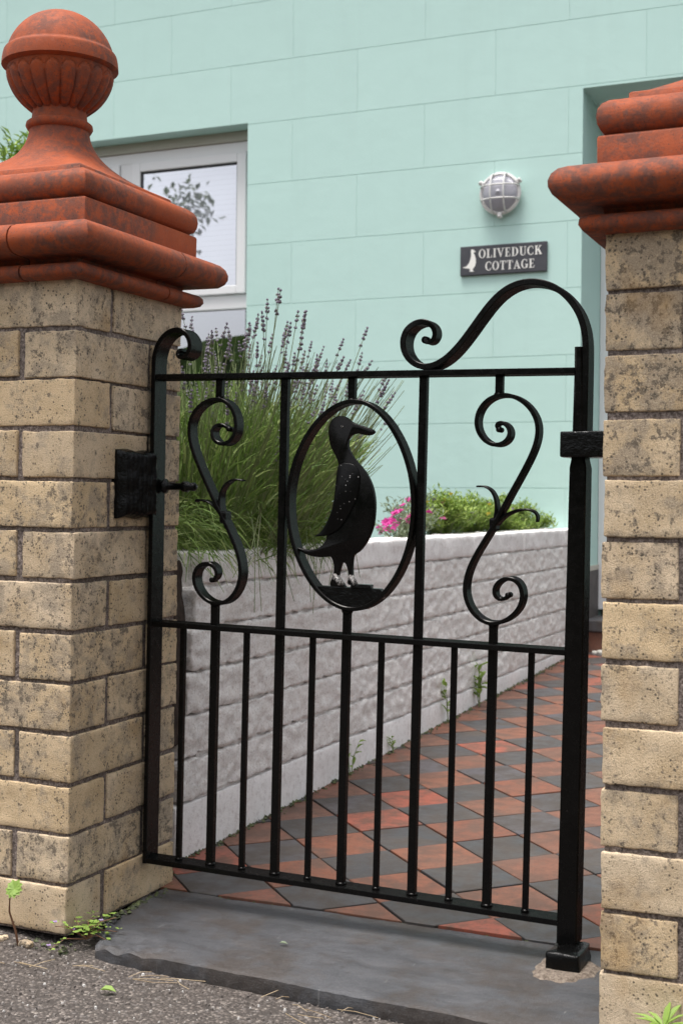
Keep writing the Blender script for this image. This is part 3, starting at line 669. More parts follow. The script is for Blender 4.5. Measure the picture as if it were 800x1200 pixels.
def build_ironmongery():
    o = rbox(.064,.034,.0205,.003,(8,5,5),.0005,60,2).build('hinge_collar', 'iron_lumpy', smooth=True, loc=(.8405,.2375,.8225))
    tag(o, 'black iron collar clamping the gate post to the brick pillar', 'hinge')
    for z in (.006,):
        MB().lathe([(.0001,.012),(.006,.0105),(.0085,.006),(.009,0)], 14).build('bolt_head', 'iron_lumpy', o, smooth=True, loc=(.040,-.034,z)).rotation_euler.x = PI/2
    o = rbox(.0265,.039,.0160,.004,(7,7,4),.0026,34,5,amp2=.004).build('pivot_block', 'iron_lumpy', smooth=True, loc=(.797,.210,.014))
    tag(o, 'lumpy black painted pivot block under the gate post on the slate', 'pivot block')
    pts = []
    rows = [[],[]]
    mb = MB(); n = 40; ring = []; ring2 = []
    for k in range(n):
        a = 2*PI*k/n; w = .86+.30*noise.noise((math.cos(a)*2.2,math.sin(a)*2.2,3))+.1*noise.noise((k*.9,1,2))
        ring.append((.797+.058*w*math.cos(a), .197+.079*w*math.sin(a), -.001)); ring2.append((.797+.046*w*math.cos(a), .197+.066*w*math.sin(a), .0055+.003*noise.noise((k*1.3,0,0))))
    mb.grid([ring, ring2], True); mb.add(ring2, [tuple(range(n))])
    tag(mb.build('mortar_patch', 'mortar_pale', smooth=True), 'crumbled pale mortar patch round the foot of the gate post', 'mortar patch')
    # keeper plate, thick with old paint, on the inner face of the left pillar
    mb = MB(); rows = []
    for j in range(27):
        z = .697 + .121*j/26; row = []
        for i in range(31):
            y = .122 + .112*i/30; e = min(i, 30-i, j, 26-j); t = min(1, e/2.2)
            ridge = .0035*math.sin(i*1.55)*t
            row.append((.012 + .020*t**.6 + ridge + .003*noise.noise((y*60,z*45,2))*t, y + .002*noise.noise((0,z*40,9)), z + .003*noise.noise((y*30,0,5))))
        rows.append(row)
    mb.grid(rows)
    back = [[(.0005, p[1], p[2]) for p in r] for r in rows]
    per = [rows[0][i] for i in range(31)]+[rows[j][30] for j in range(1,27)]+[rows[26][i] for i in range(29,-1,-1)]+[rows[j][0] for j in range(25,0,-1)]
    mb.grid([per, [(.0005,q[1],q[2]) for q in per]], True)
    o = mb.build('latch_keeper', 'iron_lumpy', smooth=True)
    tag(o, 'thick black painted latch box fixed to the left brick pillar', 'latch')
a = N('pale_mortar'); v_ = a.coord(rnd=False)
M['mortar_pale'] = a.done(a.ramp(a.noise(v_, 160, 5, .75), (.3, (.06,.045,.035)), (.5, (.24,.19,.15)), (.75, (.42,.36,.30))), .95, a.bump(a.noise(v_, 140, 5, .75), 1, .006))
build_ironmongery()

# ------------------------------------------------------------------ planter wall
def build_planter():
    root = empty('planter_wall', (-.05, .49, 0), 'low whitewashed rock-faced block planter wall beside the tiled path', 'planter wall')
    rng = random.Random(5); Y1 = 3.2
    zs = [.120,.207,.294,.381,.468,.555]
    def lx(z): return -.055+.10*z/.6
    def block(y, l, zc):
        loc = (-.046, y+l/2, zc)
        me = rbox(.048,l/2+.0055,.0405,.0060,(3,int(l/.011),12),.0060,34,amp2=.003,off=loc).mesh('block','planter',True); link('block', me, root, loc)
    for c in range(5):
        y = lx(zs[c]); zc = (zs[c]+zs[c+1])/2
        if c % 2 == 0: block(y, .22, zc); y += .22
        while y < Y1-.05:
            l = min(.44, Y1-y); block(y, l, zc); y += l
    # smooth rendered plinth course and coping course
    y = -.055
    while y < Y1-.05:
        l = min(.88, Y1-y); link('plinth_block', rbox(.046,l/2-.0003,.098,.005,(3,26,7),.0032,20,seed=int(y*9),amp2=.003).mesh('plinth_block','coping',True), root, (-.044,y+l/2,.0205)); y += l
    y = lx(.59); 
    while y < Y1-.05:
        l = min(.60, Y1-y); link('coping_block', rbox(.066,l/2-.001,.0345,.007,(5,26,5),.0035,22,seed=int(y*13)+3,amp2=.004).mesh('coping_block','coping',True), root, (-.062,y+l/2,.591)); y += l
    MB().box(-.12,-.010,.045,Y1,-.05,.60).build('mortar', 'planter', root)
    so = []
    for j in range(30):
        so.append([(-.12-1.35*i/20, .03+(Y1-.03)*j/29, .575+.02*noise.noise((i*.4,j*.4,2))) for i in range(21)])
    tag(MB().grid(so).build('soil', 'soil', root, smooth=True), kind='stuff')
    tag(MB().box(-1.46,-.121,.035,Y1,-.08,.553).build('earth', 'soil', root), kind='stuff')
    rw = rbox(.040,.055,.19,.012,(4,6,22),.008,18,seed=3,amp2=.012).build('timber_stump', 'wood', smooth=True, loc=(-.098,.428,.425))
    tag(rw, 'dark rotten timber upright between the brick pillar and the planter', 'post')
build_planter()

# ------------------------------------------------------------------ cottage
HY = 3.696
def cut_rects(r, holes):
    out = [r]
    for hx0,hx1,hz0,hz1 in holes:
        nxt = []
        for x0,x1,z0,z1 in out:
            if hx1 <= x0 or hx0 >= x1 or hz1 <= z0 or hz0 >= z1: nxt.append((x0,x1,z0,z1)); continue
            if hx0 > x0: nxt.append((x0,hx0,z0,z1))
            if hx1 < x1: nxt.append((hx1,x1,z0,z1))
            a, b = max(x0,hx0), min(x1,hx1)
            if hz0 > z0: nxt.append((a,b,z0,hz0))
            if hz1 < z1: nxt.append((a,b,hz1,z1))
        out = nxt
    return [q for q in out if q[1]-q[0] > .004 and q[3]-q[2] > .004]
WIN = (-2.91,-1.605,.95,2.50); DOOR = (-.022,.96,-.1,2.48)
def build_cottage():
    root = empty('cottage', (0,HY,0), 'mint green rendered cottage behind the garden gate', 'house')
    mb = MB()
    for x0,x1,z0,z1 in cut_rects((-5.0,2.6,-.1,5.0), [WIN, DOOR]): mb.box(x0,x1,.003,.45,z0,z1)
    mb.build('wall', 'mint', root)
    MB().box(-4.9,2.5,.62,6,-.1,4.98).build('back_mass', 'room', root)
    mb = MB(); mb.add([(-5.3,-.35,4.95),(2.9,-.35,4.95),(2.9,3.2,6.9),(-5.3,3.2,6.9),(-5.3,6.5,4.95),(2.9,6.5,4.95)], [(0,1,2,3),(3,2,5,4)]); mb.build('roof', 'roof', root)
    L = .6455; g = .0010
    for k in range(-6, 12):
        z0 = 1.645+.2825*k; z1 = z0+.2825
        if z1 < -.05: continue
        off = -.405 if k % 2 == 1 else -.083
        for i in range(-8, 5):
            x0 = off+i*L; x1 = x0+L
            if x1 > 2.6 or x0 < -5: continue
            rs = cut_rects((x0+.0004,x1-.0004,z0+g,z1-g), [WIN, DOOR])
            if not rs: continue
            mb = MB()
            for a,b,c,d in rs: mb.box(a,b,0,.0029,c,d)
            mb.build('render_block', 'mint', root)
    # window
    x0,x1,z0,z1 = WIN; y = .115
    w = empty('window', (0,0,0)); w.parent = root
    def bx(nm, m, a,b,c,d,e,f, bev=.003): return MB().box(a,b,c,d,e,f).build(nm, m, w, bevel=bev)
    F = .06; zt = 2.452
    bx('lintel_trim','tan',x0,x1,y-.012,y+.05,zt+.001,z1-.001,0)
    bx('frame','upvc',x1-F,x1-.001,y,y+.07,z0,zt); bx('frame','upvc',x0+.001,x0+F,y,y+.07,z0,zt)
    bx('frame','upvc',x0+F,x1-F,y+.001,y+.069,zt-F+.008,zt); bx('frame','upvc',x0+F,x1-F,y+.001,y+.069,z0,z0+F)
    bx('mullion','upvc',-2.375,-2.305,y,y+.07,z0+F,zt-F+.008); bx('transom','upvc',x0+F,-2.375,y+.002,y+.068,1.655,1.722); bx('transom','upvc',-2.305,x1-F,y+.002,y+.068,1.655,1.722)
    for a, b in ((-2.303,x1-F-.002),(x0+F+.002,-2.377)):
        zb, ztt = 1.724, zt-F+.006; s = .048
        for q in ((a,a+s,zb,ztt),(b-s,b,zb,ztt),(a+s,b-s,zb,zb+s-.006),(a+s,b-s,ztt-s+.004,ztt)):
            bx('sash','upvc',q[0],q[1],y-.014,y+.03,q[2],q[3],.005)
        for q in ((a+s,a+s+.006,zb+s-.006,ztt-s+.004),(b-s-.006,b-s,zb+s-.006,ztt-s+.004),(a+s,b-s,ztt-s-.004,ztt-s+.004)): bx('gasket','gasket',q[0],q[1],y-.004,y+.02,q[2],q[3],0)
        for pz in ((zb+s-.006,ztt-s+.004,y+.004),(z0+F,1.655,y+.03)):
            MB().add([(a+s-.03,pz[2],pz[0]),(b-s+.03,pz[2],pz[0]),(b-s+.03,pz[2],pz[1]),(a+s-.03,pz[2],pz[1])],[(0,1,2,3)]).build('pane','glass',w)
        mb = MB(); n = 26
        for i in range(n):
            zz = 1.76 + (2.40-1.76)*i/n; mb.add([(a+.01,y+.085,zz),(b-.01,y+.085,zz),(b-.01,y+.0862,zz+.0244),(a+.01,y+.0862,zz+.0244)],[(0,1,2,3)])
        mb.build('blind','blind',w)
    bx('sill','upvc',x0-.04,x1+.04,-.05,y+.02,z0-.045,z0-.002,.006)
    # door in its deep reveal
    d = empty('door', (0,0,0)); d.parent = root; a,b = DOOR[0],DOOR[1]; yy = .36
    def dx(nm, m, p,q,r,s,t,u, bev=.003): return MB().box(p,q,r,s,t,u).build(nm, m, d, bevel=bev)
    dx('frame','upvc',a+.001,a+.075,yy,yy+.07,.262,2.478); dx('frame','upvc',b-.075,b-.001,yy,yy+.07,.262,2.478); dx('frame','upvc',a+.075,b-.075,yy+.001,yy+.069,2.41,2.478)
    dx('door_leaf','upvc',a+.078,b-.078,yy+.02,yy+.062,.265,2.407); dx('panel','upvc',a+.20,b-.20,yy+.012,yy+.03,.40,1.05,.006); dx('pane','glass',a+.20,b-.20,yy+.014,yy+.018,1.25,2.25,0)
    dx('handle','alu',b-.16,b-.135,yy-.03,yy+.02,1.22,1.36,.006)
    MB().box(a,a+.006,.003,yy-.001,.1,.44).build('plinth','plinth',root); MB().box(a,a+.008,.002,yy-.0015,.441,.462).build('plinth_trim','tan',root)
    MB().box(b,2.59,-.012,-.001,-.09,.44).build('plinth','plinth',root); MB().box(-.045,a-.001,-.012,-.001,-.09,.44).build('plinth','plinth',root)
    # door step: red tiled riser under a slate tread
    st = empty('door_step', (.469,HY+.10,0), 'door step with a red tiled riser and slate tread at the end of the path', 'step')
    for i in range(6):
        xx = -.488+.0012+i*.1632; MB().box(xx,xx+.1605,0,.02,.070,.184).build('riser_tile','red_tile',st, bevel=.0015)
    MB().box(-.4885,.4885,.004,.27,.06,.1835).build('core','mortar',st)
    MB().box(-.4885,.4885,-.012,.26,.1855,.236).build('tread','slate',st, bevel=.006)
    rng = random.Random(2)
    for q, (x,y,r) in enumerate(((.035,3.775,.014),(.062,3.772,.018),(.085,3.78,.012))):
        o = rbox(r,r*.8,r*.6,r*.45,(3,3,3),.002,60,q).build('pebble','white_stone',smooth=True,loc=(x,y,.092+r*.5))
        tag(o, ('white pebble on the path below the door step, nearest the gate post', 'largest white pebble at the foot of the red door step', 'smallest white pebble at the door step, nearest the right pillar')[q], 'pebble', 'white pebbles at the door step')
build_cottage()

def build_lamp():
    root = empty('wall_light', (-.370,HY,2.06), 'round caged bulkhead light on the mint wall above the name sign', 'wall light')
    def rot(o): o.rotation_euler.x = PI/2; return o
    # built along +z, turned to face the street
    sharp(rot(MB().lathe([(.060,0),(.078,.001),(.080,.010),(.083,.018),(.091,.022),(.093,.030),(.089,.036),(.082,.038),(.079,.034)],48).build('base','alu',root)),40)
    pr = [(.079*math.cos(t), .026+.040*math.sin(t)) for t in [i*PI/2/14 for i in range(15)]]
    rot(MB().lathe(pr[:-1]+[(.001,.080)],48).build('lamp_glass','lampglass',root,smooth=True))
    for c, ax in ((-.029,0),(.029,0),(-.029,1),(.029,1)):
        w = math.sqrt(.089**2-c**2); pts = []
        for i in range(17):
            u = -w+2*w*i/16; rr = math.sqrt(u*u+c*c)/.089; z = .036+.052*math.sqrt(max(0,1-rr*rr)); pts.append((u,c,z) if ax else (c,u,z))
        rot(MB().tube(pts,.0036,8).build('cage_bar','alu',root,smooth=True))
    for ang in (30,150,270):
        a = math.radians(ang); x, z = .094*math.cos(a), .094*math.sin(a)
        o = rbox(.012,.011,.010,.004,(3,3,3),.0006,90,1).build('lug','alu',root,smooth=True,loc=(x,-.030,z)); o.rotation_euler.y = -a
        MB().lathe([(.006,0),(.006,.006),(.0035,.009)],10).build('screw','alu',root,smooth=True,loc=(x*1.06,-.041,z*1.06)).rotation_euler.x = PI/2
build_lamp()

# ------------------------------------------------------------------ name sign, serif capitals drawn as polygons
def glyphs():
    def ell(cx,cz,rx,rz,a0,a1,n=22): return [(cx+rx*math.cos(math.radians(a0+(a1-a0)*i/n)), cz+rz*math.sin(math.radians(a0+(a1-a0)*i/n))) for i in range(n+1)]
    def ring(cx,rx,ix,a0,a1,iz=.455): 
        o = ell(cx,.5,rx,.515,a0,a1); i = ell(cx,.5,ix,iz,a0,a1); return [[o[k],o[k+1],i[k+1],i[k]] for k in range(len(o)-1)]
    R = lambda x0,x1,z0,z1: [(x0,z0),(x1,z0),(x1,z1),(x0,z1)]
    sf = lambda x0,x1,z: R(x0,x1,0,.055) if z == 0 else R(x0,x1,.945,1)
    G = {}
    G['O'] = (.86, ring(.43,.41,.24,0,360))
    G['I'] = (.42, [R(.12,.30,.05,.95), sf(.02,.40,0), sf(.02,.40,1)])
    G['L'] = (.70, [R(.12,.30,.05,.95), sf(.02,.40,1), sf(.02,.66,0), [(.58,.05),(.66,.05),(.69,.30),(.64,.30)]])
    G['V'] = (.84, [[(.06,.95),(.26,.95),(.50,.12),(.42,-.01)], [(.66,.95),(.74,.95),(.46,-.01),(.42,.10)], sf(-.02,.36,1), sf(.56,.86,1)])
    G['E'] = (.70, [R(.12,.30,.05,.95), sf(.02,.64,0), sf(.02,.62,1), R(.30,.48,.475,.535), R(.45,.49,.38,.63), [(.57,.95),(.62,.95),(.62,.74),(.585,.74)], [(.57,.05),(.64,.05),(.68,.28),(.635,.28)]])
    D = [R(.12,.30,.05,.95), sf(.02,.42,0), sf(.02,.42,1)]; o = ell(.36,.5,.46,.5,-90,90); i = ell(.36,.5,.27,.445,-90,90); D += [[o[k],o[k+1],i[k+1],i[k]] for k in range(22)]
    G['D'] = (.86, D)
    o = ell(.43,.32,.31,.335,180,360); i = ell(.45,.32,.15,.27,180,360)
    i = [(.30+ (q[0]-.30)*1.18, q[1]) for q in i]
    G['U'] = (.86, [[o[k],o[k+1],i[k+1],i[k]] for k in range(22)]+[R(.12,.30,.31,.95), R(.66,.735,.31,.95), sf(.02,.40,1), sf(.56,.84,1)])
    G['C'] = (.78, ring(.43,.41,.24,48,312)+[[(.66,.93),(.70,.93),(.72,.66),(.68,.66)],[(.66,.17),(.72,.30),(.75,.28),(.70,.10)]])
    G['K'] = (.84, [R(.12,.30,.05,.95), sf(.02,.40,0), sf(.02,.40,1), [(.30,.42),(.30,.52),(.62,.95),(.72,.95)], [(.36,.56),(.50,.70),(.84,.05),(.62,.05)], sf(.54,.88,0), sf(.52,.80,1)])
    G['T'] = (.76, [R(.29,.47,.05,.95), sf(.19,.57,0), R(.03,.73,.94,1), [(.02,.95),(.09,.95),(.06,.70),(.02,.70)], [(.67,.95),(.74,.95),(.74,.70),(.70,.70)]])
    G['A'] = (.84, [[(.10,.05),(.18,.05),(.42,.85),(.40,1.0)], [(.40,1.0),(.36,.86),(.58,.05),(.78,.05)], R(.24,.60,.30,.36), sf(-.02,.28,0), sf(.50,.88,0)])
    G['G'] = (.86, ring(.43,.41,.24,48,325)+[R(.60,.78,.05,.42), R(.50,.86,.40,.455), [(.66,.93),(.70,.93),(.72,.68),(.68,.68)]])
    return G
def build_sign():
    root = empty('name_sign', (-.360,HY,1.783), 'dark slate name sign reading OLIVEDUCK COTTAGE with a white duck, on the mint wall', 'sign')
    W, H = .386, .127
    MB().box(-W/2,W/2,-.014,-.001,-H/2,H/2).build('board','board',root,bevel=.003)
    G = glyphs()
    def text(txt, x0, z0, h, w, nm):
        adv = sum(G[c][0] for c in txt) + .09*(len(txt)-1); sx = w/adv; x = x0; mb = MB()
        for c in txt:
            e = 0
            for poly in G[c][1]:
                mb.prism([(x+p*sx, z0+q*h) for p,q in poly], -.0152-e, -.0130); e += .00003
            x += (G[c][0]+.09)*sx
        o = mb.build(nm,'letter',root)
    text('OLIVEDUCK', -.109, .0085, .038, .279, 'lettering')
    text('COTTAGE', -.079, -.0465, .038, .219, 'lettering')
    dk = [(-.139,.049),(-.134,.0485),(-.129,.044),(-.122,.038),(-.126,.036),(-.131,.037),(-.131,.031),(-.126,.022),(-.122,.008),(-.121,-.008),(-.124,-.022),(-.131,-.032),(-.135,-.036),(-.134,-.044),(-.128,-.047),(-.140,-.048),(-.150,-.046),(-.147,-.040),(-.149,-.035),(-.158,-.032),(-.176,-.030),(-.180,-.026),(-.170,-.026),(-.160,-.020),(-.152,-.009),(-.146,.006),(-.143,.020),(-.143,.032),(-.144,.041),(-.143,.047)]
    MB().prism(dk, -.0152, -.0130).build('duck_emblem','letter',root)
build_sign()

# ------------------------------------------------------------------ plants
def leaf(mb, p, d, up, L, W, fold=.25, n=2):
    d = d.normalized(); s = d.cross(up)
    if s.length < 1e-4: s = d.cross(Vector((1,0,0)))
    s.normalize(); u = s.cross(d)
    if n == 2:
        m = p+d*L*.5-u*L*.04; e = p+d*L-u*L*.12
        return mb.add([p, m+s*W*.5+u*W*fold, e, m-s*W*.5+u*W*fold, m], [(0,1,4),(1,2,4),(0,4,3),(4,2,3)])
    a = p+d*L*.3; b = p+d*L*.65-u*L*.05; e = p+d*L-u*L*.16
    mb.add([p, a+s*W*.42+u*W*fold, b+s*W*.45+u*W*fold, e, b-s*W*.45+u*W*fold, a-s*W*.42+u*W*fold, a, b],
           [(0,1,6),(1,2,7,6),(2,3,7),(0,6,5),(6,7,4,5),(7,3,4)])
def blade(mb, p, d, L, W, bend, n=3):
    d = d.normalized(); s = d.cross(Vector((random.uniform(-1,1),random.uniform(-1,1),.2)));
    if s.length < 1e-4: s = Vector((1,0,0))
    s.normalize(); rows = []
    for i in range(n+1):
        t = i/n; c = p + d*L*t + bend*L*t*t; w = W*(1-.75*t)*.5
        rows.append([tuple(c-s*w), tuple(c+s*w)])
    mb.grid(rows)
def spike_mesh(rng):
    """one lavender flower spike: bare stalk, a lone whorl, then the head; base at the origin, 1 long stalk along z"""
    st = MB(); L = rng.uniform(.30,.42); bx, by = rng.uniform(-.035,.035), rng.uniform(-.035,.035)
    P = [Vector((bx*t*t, by*t*t, L*t)) for t in (0,.35,.7,1)]
    st.tube(P, [.0013,.0011,.0010,.0008], 3, False)
    fl = MB(); h = rng.uniform(.018,.036); nw = int(h/.0056)
    def whorl(z, r, sz):
        t = z/L; c = Vector((bx*t*t, by*t*t, z))
        for k in range(6):
            a = 2*PI*k/6+rng.random(); q = c+Vector((math.cos(a)*r, math.sin(a)*r, rng.uniform(-.0015,.0015)))
            fl.octa(q, sz*rng.uniform(.8,1.2), sz*rng.uniform(.8,1.2), sz*1.5)
    whorl(L-h-rng.uniform(.012,.022), .0026, .0020)
    for i in range(nw):
        t = i/max(1,nw-1); whorl(L-h+h*t+rng.uniform(-.001,.001), .0031*(1-.55*t*t)*rng.uniform(.7,1.2), .0026*(1-.35*t))
    return st, fl, L
def build_lavender():
    rng = random.Random(21); random.seed(5)
    root = empty('lavender_bush', (-.21,.94,.58), 'tall lavender bush with grey mauve flower spikes spilling over the planter wall', 'lavender')
    leaves = MB()
    def base():
        a = rng.uniform(0,2*PI); r = math.sqrt(rng.random())
        return Vector((.155*r*math.cos(a), .36*r*math.sin(a)-.02, -.005)), Vector((math.cos(a)*r, math.sin(a)*r, 0))
    for i in range(13000):
        b, o = base(); k = rng.random()
        d = Vector((o.x*.50+rng.gauss(0,.12), o.y*.24+rng.gauss(0,.12), 1.0)).normalized()
        hgt = (.43*rng.random()**.85)*(1-.28*o.length)
        p = b + d*hgt; L = rng.uniform(.03,.085)
        dd = (d+Vector((rng.gauss(0,.30),rng.gauss(0,.30),rng.gauss(0,.15)))).normalized()
        if p.z < .01: p.z = .01
        blade(leaves, p, dd, L, rng.uniform(.0028,.0052), Vector((o.x*.25+rng.gauss(0,.15),o.y*.2+rng.gauss(0,.15),rng.uniform(-.45,.1))), 3)
    # skirt hanging over the near edge of the wall
    for i in range(1500):
        y = rng.uniform(-.46,.30); p = Vector((rng.uniform(.04,.165), y, rng.uniform(.03,.12)+.05*rng.random()))
        dd = Vector((rng.uniform(.2,1.0), rng.gauss(0,.5), rng.uniform(-.6,.8)))
        blade(leaves, p, dd, rng.uniform(.03,.075), rng.uniform(.0026,.0045), Vector((.1,0,rng.uniform(-.7,-.1))), 3)
    for i in range(120):
        y = rng.uniform(-.46,.22); p = Vector((rng.uniform(.14,.175), y, rng.uniform(.02,.07)))
        blade(leaves, p, Vector((rng.uniform(.1,.5), rng.gauss(0,.5), rng.uniform(-.6,.1))), rng.uniform(.03,.06), .0035, Vector((0,0,-.7)), 3)
    tag(leaves.build('foliage', 'lavender_leaf', root), kind='stuff')
    # stalks inside the bush carrying no flower
    st = MB()
    for i in range(900):
        b, o = base(); d = Vector((o.x*.50+rng.gauss(0,.09), o.y*.22+rng.gauss(0,.09), 1)).normalized()
        L = rng.uniform(.28,.52); st.tube([b, b+d*L*.5, b+d*L+Vector((o.x*.06,o.y*.06,-.01))], [.0016,.0013,.0008], 3, False)
    for i in range(12):                                     # spent stalks drooping over the wall
        y = rng.uniform(-.42,.25); a = Vector((.13,y,.10)); st.tube([a, a+Vector((.05,rng.gauss(0,.03),.03)), a+Vector((.075,rng.gauss(0,.05),-.05)), a+Vector((.08,rng.gauss(0,.06),-rng.uniform(.10,.22)))], [.0015,.0013,.0011,.0009], 3, False)
    tag(st.build('stalks', 'lavender_stalk', root), kind='stuff')
    protos = []
    for i in range(24):
        s, f, L = spike_mesh(rng); me = MB(); me.v = s.v+f.v; n = len(s.v); me.f = s.f+[tuple(k+n for k in q) for q in f.f]
        m = me.mesh('flower_spike'); m.materials.append(M['lavender_stalk']); m.materials.append(M['lavender_bloom'])
        m.polygons.foreach_set('material_index', [0]*len(s.f)+[1]*len(f.f)); protos.append(m)
    zax = Vector((0,0,1))
    for i in range(290):
        b, o = base()
        if i < 70: b = Vector((b.x, -abs(b.y), b.z)); o = Vector((o.x, -abs(o.y), 0))
        d = Vector((o.x*.46+rng.gauss(0,.09)+.02, o.y*.22+rng.gauss(0,.10)+.02, 1)).normalized()
        start = b + d*rng.uniform(.02,.245)*(1-.25*o.length)
        q = zax.rotation_difference(d).to_euler(); ob = link('flower_spike', rng.choice(protos), root, start, q)
        s = rng.uniform(.85,1.12); ob.scale = (s,s,s)
build_lavender()

def build_bedding():
    rng = random.Random(4); random.seed(9)
    def shrub(c, r, hgt, n, mat, label, cat, flowers=(), group=None, W=.008, name='bedding_plant', stems=26):
        root = empty(name, c, label, cat, group); mb = MB(); stm = MB()
        tips = []
        for i in range(stems):
            a = rng.uniform(0,2*PI); q = math.sqrt(rng.random()); e = Vector((r[0]*q*math.cos(a), r[1]*q*math.sin(a), hgt*rng.uniform(.65,1.05)*(1-.4*q*q)))
            m = Vector((e.x*.45, e.y*.45, e.z*.55)); stm.tube([(e.x*.2,e.y*.2,-.01), m, e], [.0022,.0017,.001], 3, False); tips.append(e)
            for k in range(n//stems):
                t = rng.random()**.6; p = (m*(1-t)+e*t) if rng.random() < .8 else m*t
                p = p+Vector((rng.gauss(0,.010),rng.gauss(0,.010),rng.gauss(0,.008)))
                leaf(mb, p, Vector((rng.gauss(0,1),rng.gauss(0,1),rng.uniform(-.1,1.4))), Vector((0,0,1)), W*rng.uniform(1.8,3.2), W*rng.uniform(.7,1.1))
        tag(mb.build('foliage', mat, root), kind='stuff'); tag(stm.build('stems', 'lavender_stalk', root), kind='stuff')
        for fm, cnt, sz, lo in flowers:
            me = None
            for i in range(cnt):
                if me is None or i % 4 == 0:
                    f = MB(); 
                    for k in range(9):
                        a = 2*PI*k/9*1.0+rng.random()*.3; el = rng.uniform(.1,1.0)
                        leaf(f, Vector((0,0,0)), Vector((math.cos(a)*math.cos(el), math.sin(a)*math.cos(el), math.sin(el))), Vector((0,0,1)), sz, sz*.75)
                    me = f.mesh('flower', fm)
                e = rng.choice(tips); link('flower', me, root, e+Vector((rng.gauss(0,.018),rng.gauss(0,.022),rng.uniform(-.012,.014))), (rng.gauss(.3,.4),rng.gauss(.3,.4),rng.uniform(0,6)))
        return root
    Z = .585
    shrub((-.13,1.86,Z), (.08,.10), .115, 420, 'sage_leaf', 'magenta pink carnation clump with grey green leaves on the planter near the duck', 'flowers', (('pink_petal',15,.017,0),), W=.0075, name='pink_carnation')
    shrub((-.20,2.16,Z), (.10,.14), .19, 420, 'sage_leaf', 'loose grey green plant with a few small pink flowers beside the green shrubs', 'flowers', (('pink_petal',5,.015,0),), W=.0085, name='pink_carnation')
    grp = 'green flowering shrubs along the planter'
    shrub((-.20,2.47,Z), (.13,.20), .185, 4600, 'shrub_leaf', 'bright green bushy plant with small yellow flowers, left of its neighbours on the planter', 'shrub', (('yellow_petal',7,.010,0),('mauve_petal',8,.010,0),('pink_petal',3,.013,0)), grp, name='flowering_shrub', stems=90)
    shrub((-.21,2.86,Z), (.14,.24), .19, 5200, 'shrub_leaf', 'bright green bushy plant with mauve flowers, second of the green shrubs on the planter', 'shrub', (('mauve_petal',16,.011,0),('yellow_petal',5,.010,0)), grp, name='flowering_shrub', stems=60)
    shrub((-.20,3.25,Z), (.13,.23), .175, 4600, 'shrub_leaf', 'low green bushy plant nearest the cottage wall on the planter', 'shrub', (('mauve_petal',4,.010,0),), grp, name='flowering_shrub', stems=56)
    shrub((-.19,3.52,Z), (.11,.15), .125, 1800, 'shrub_leaf', 'smallest green plant at the far end of the planter against the mint wall', 'shrub', (), grp, name='flowering_shrub', stems=30)
    shrub((-2.05,2.62,1.92), (.20,.18), .30, 650, 'weed_leaf', 'leafy green climber top showing behind the ball finial', 'climber', (), W=.022, name='climbing_plant', stems=40)
build_bedding()
def climber_stem():
    o = MB().tube([(-2.05,2.62,-.05),(-2.0,2.60,.7),(-2.08,2.65,1.4),(-2.05,2.62,1.98)],[.03,.025,.02,.012],8).build('stem','bark',smooth=True)
    p = bpy.data.objects['climbing_plant']; o.parent = p; o.location = -p.location
climber_stem()

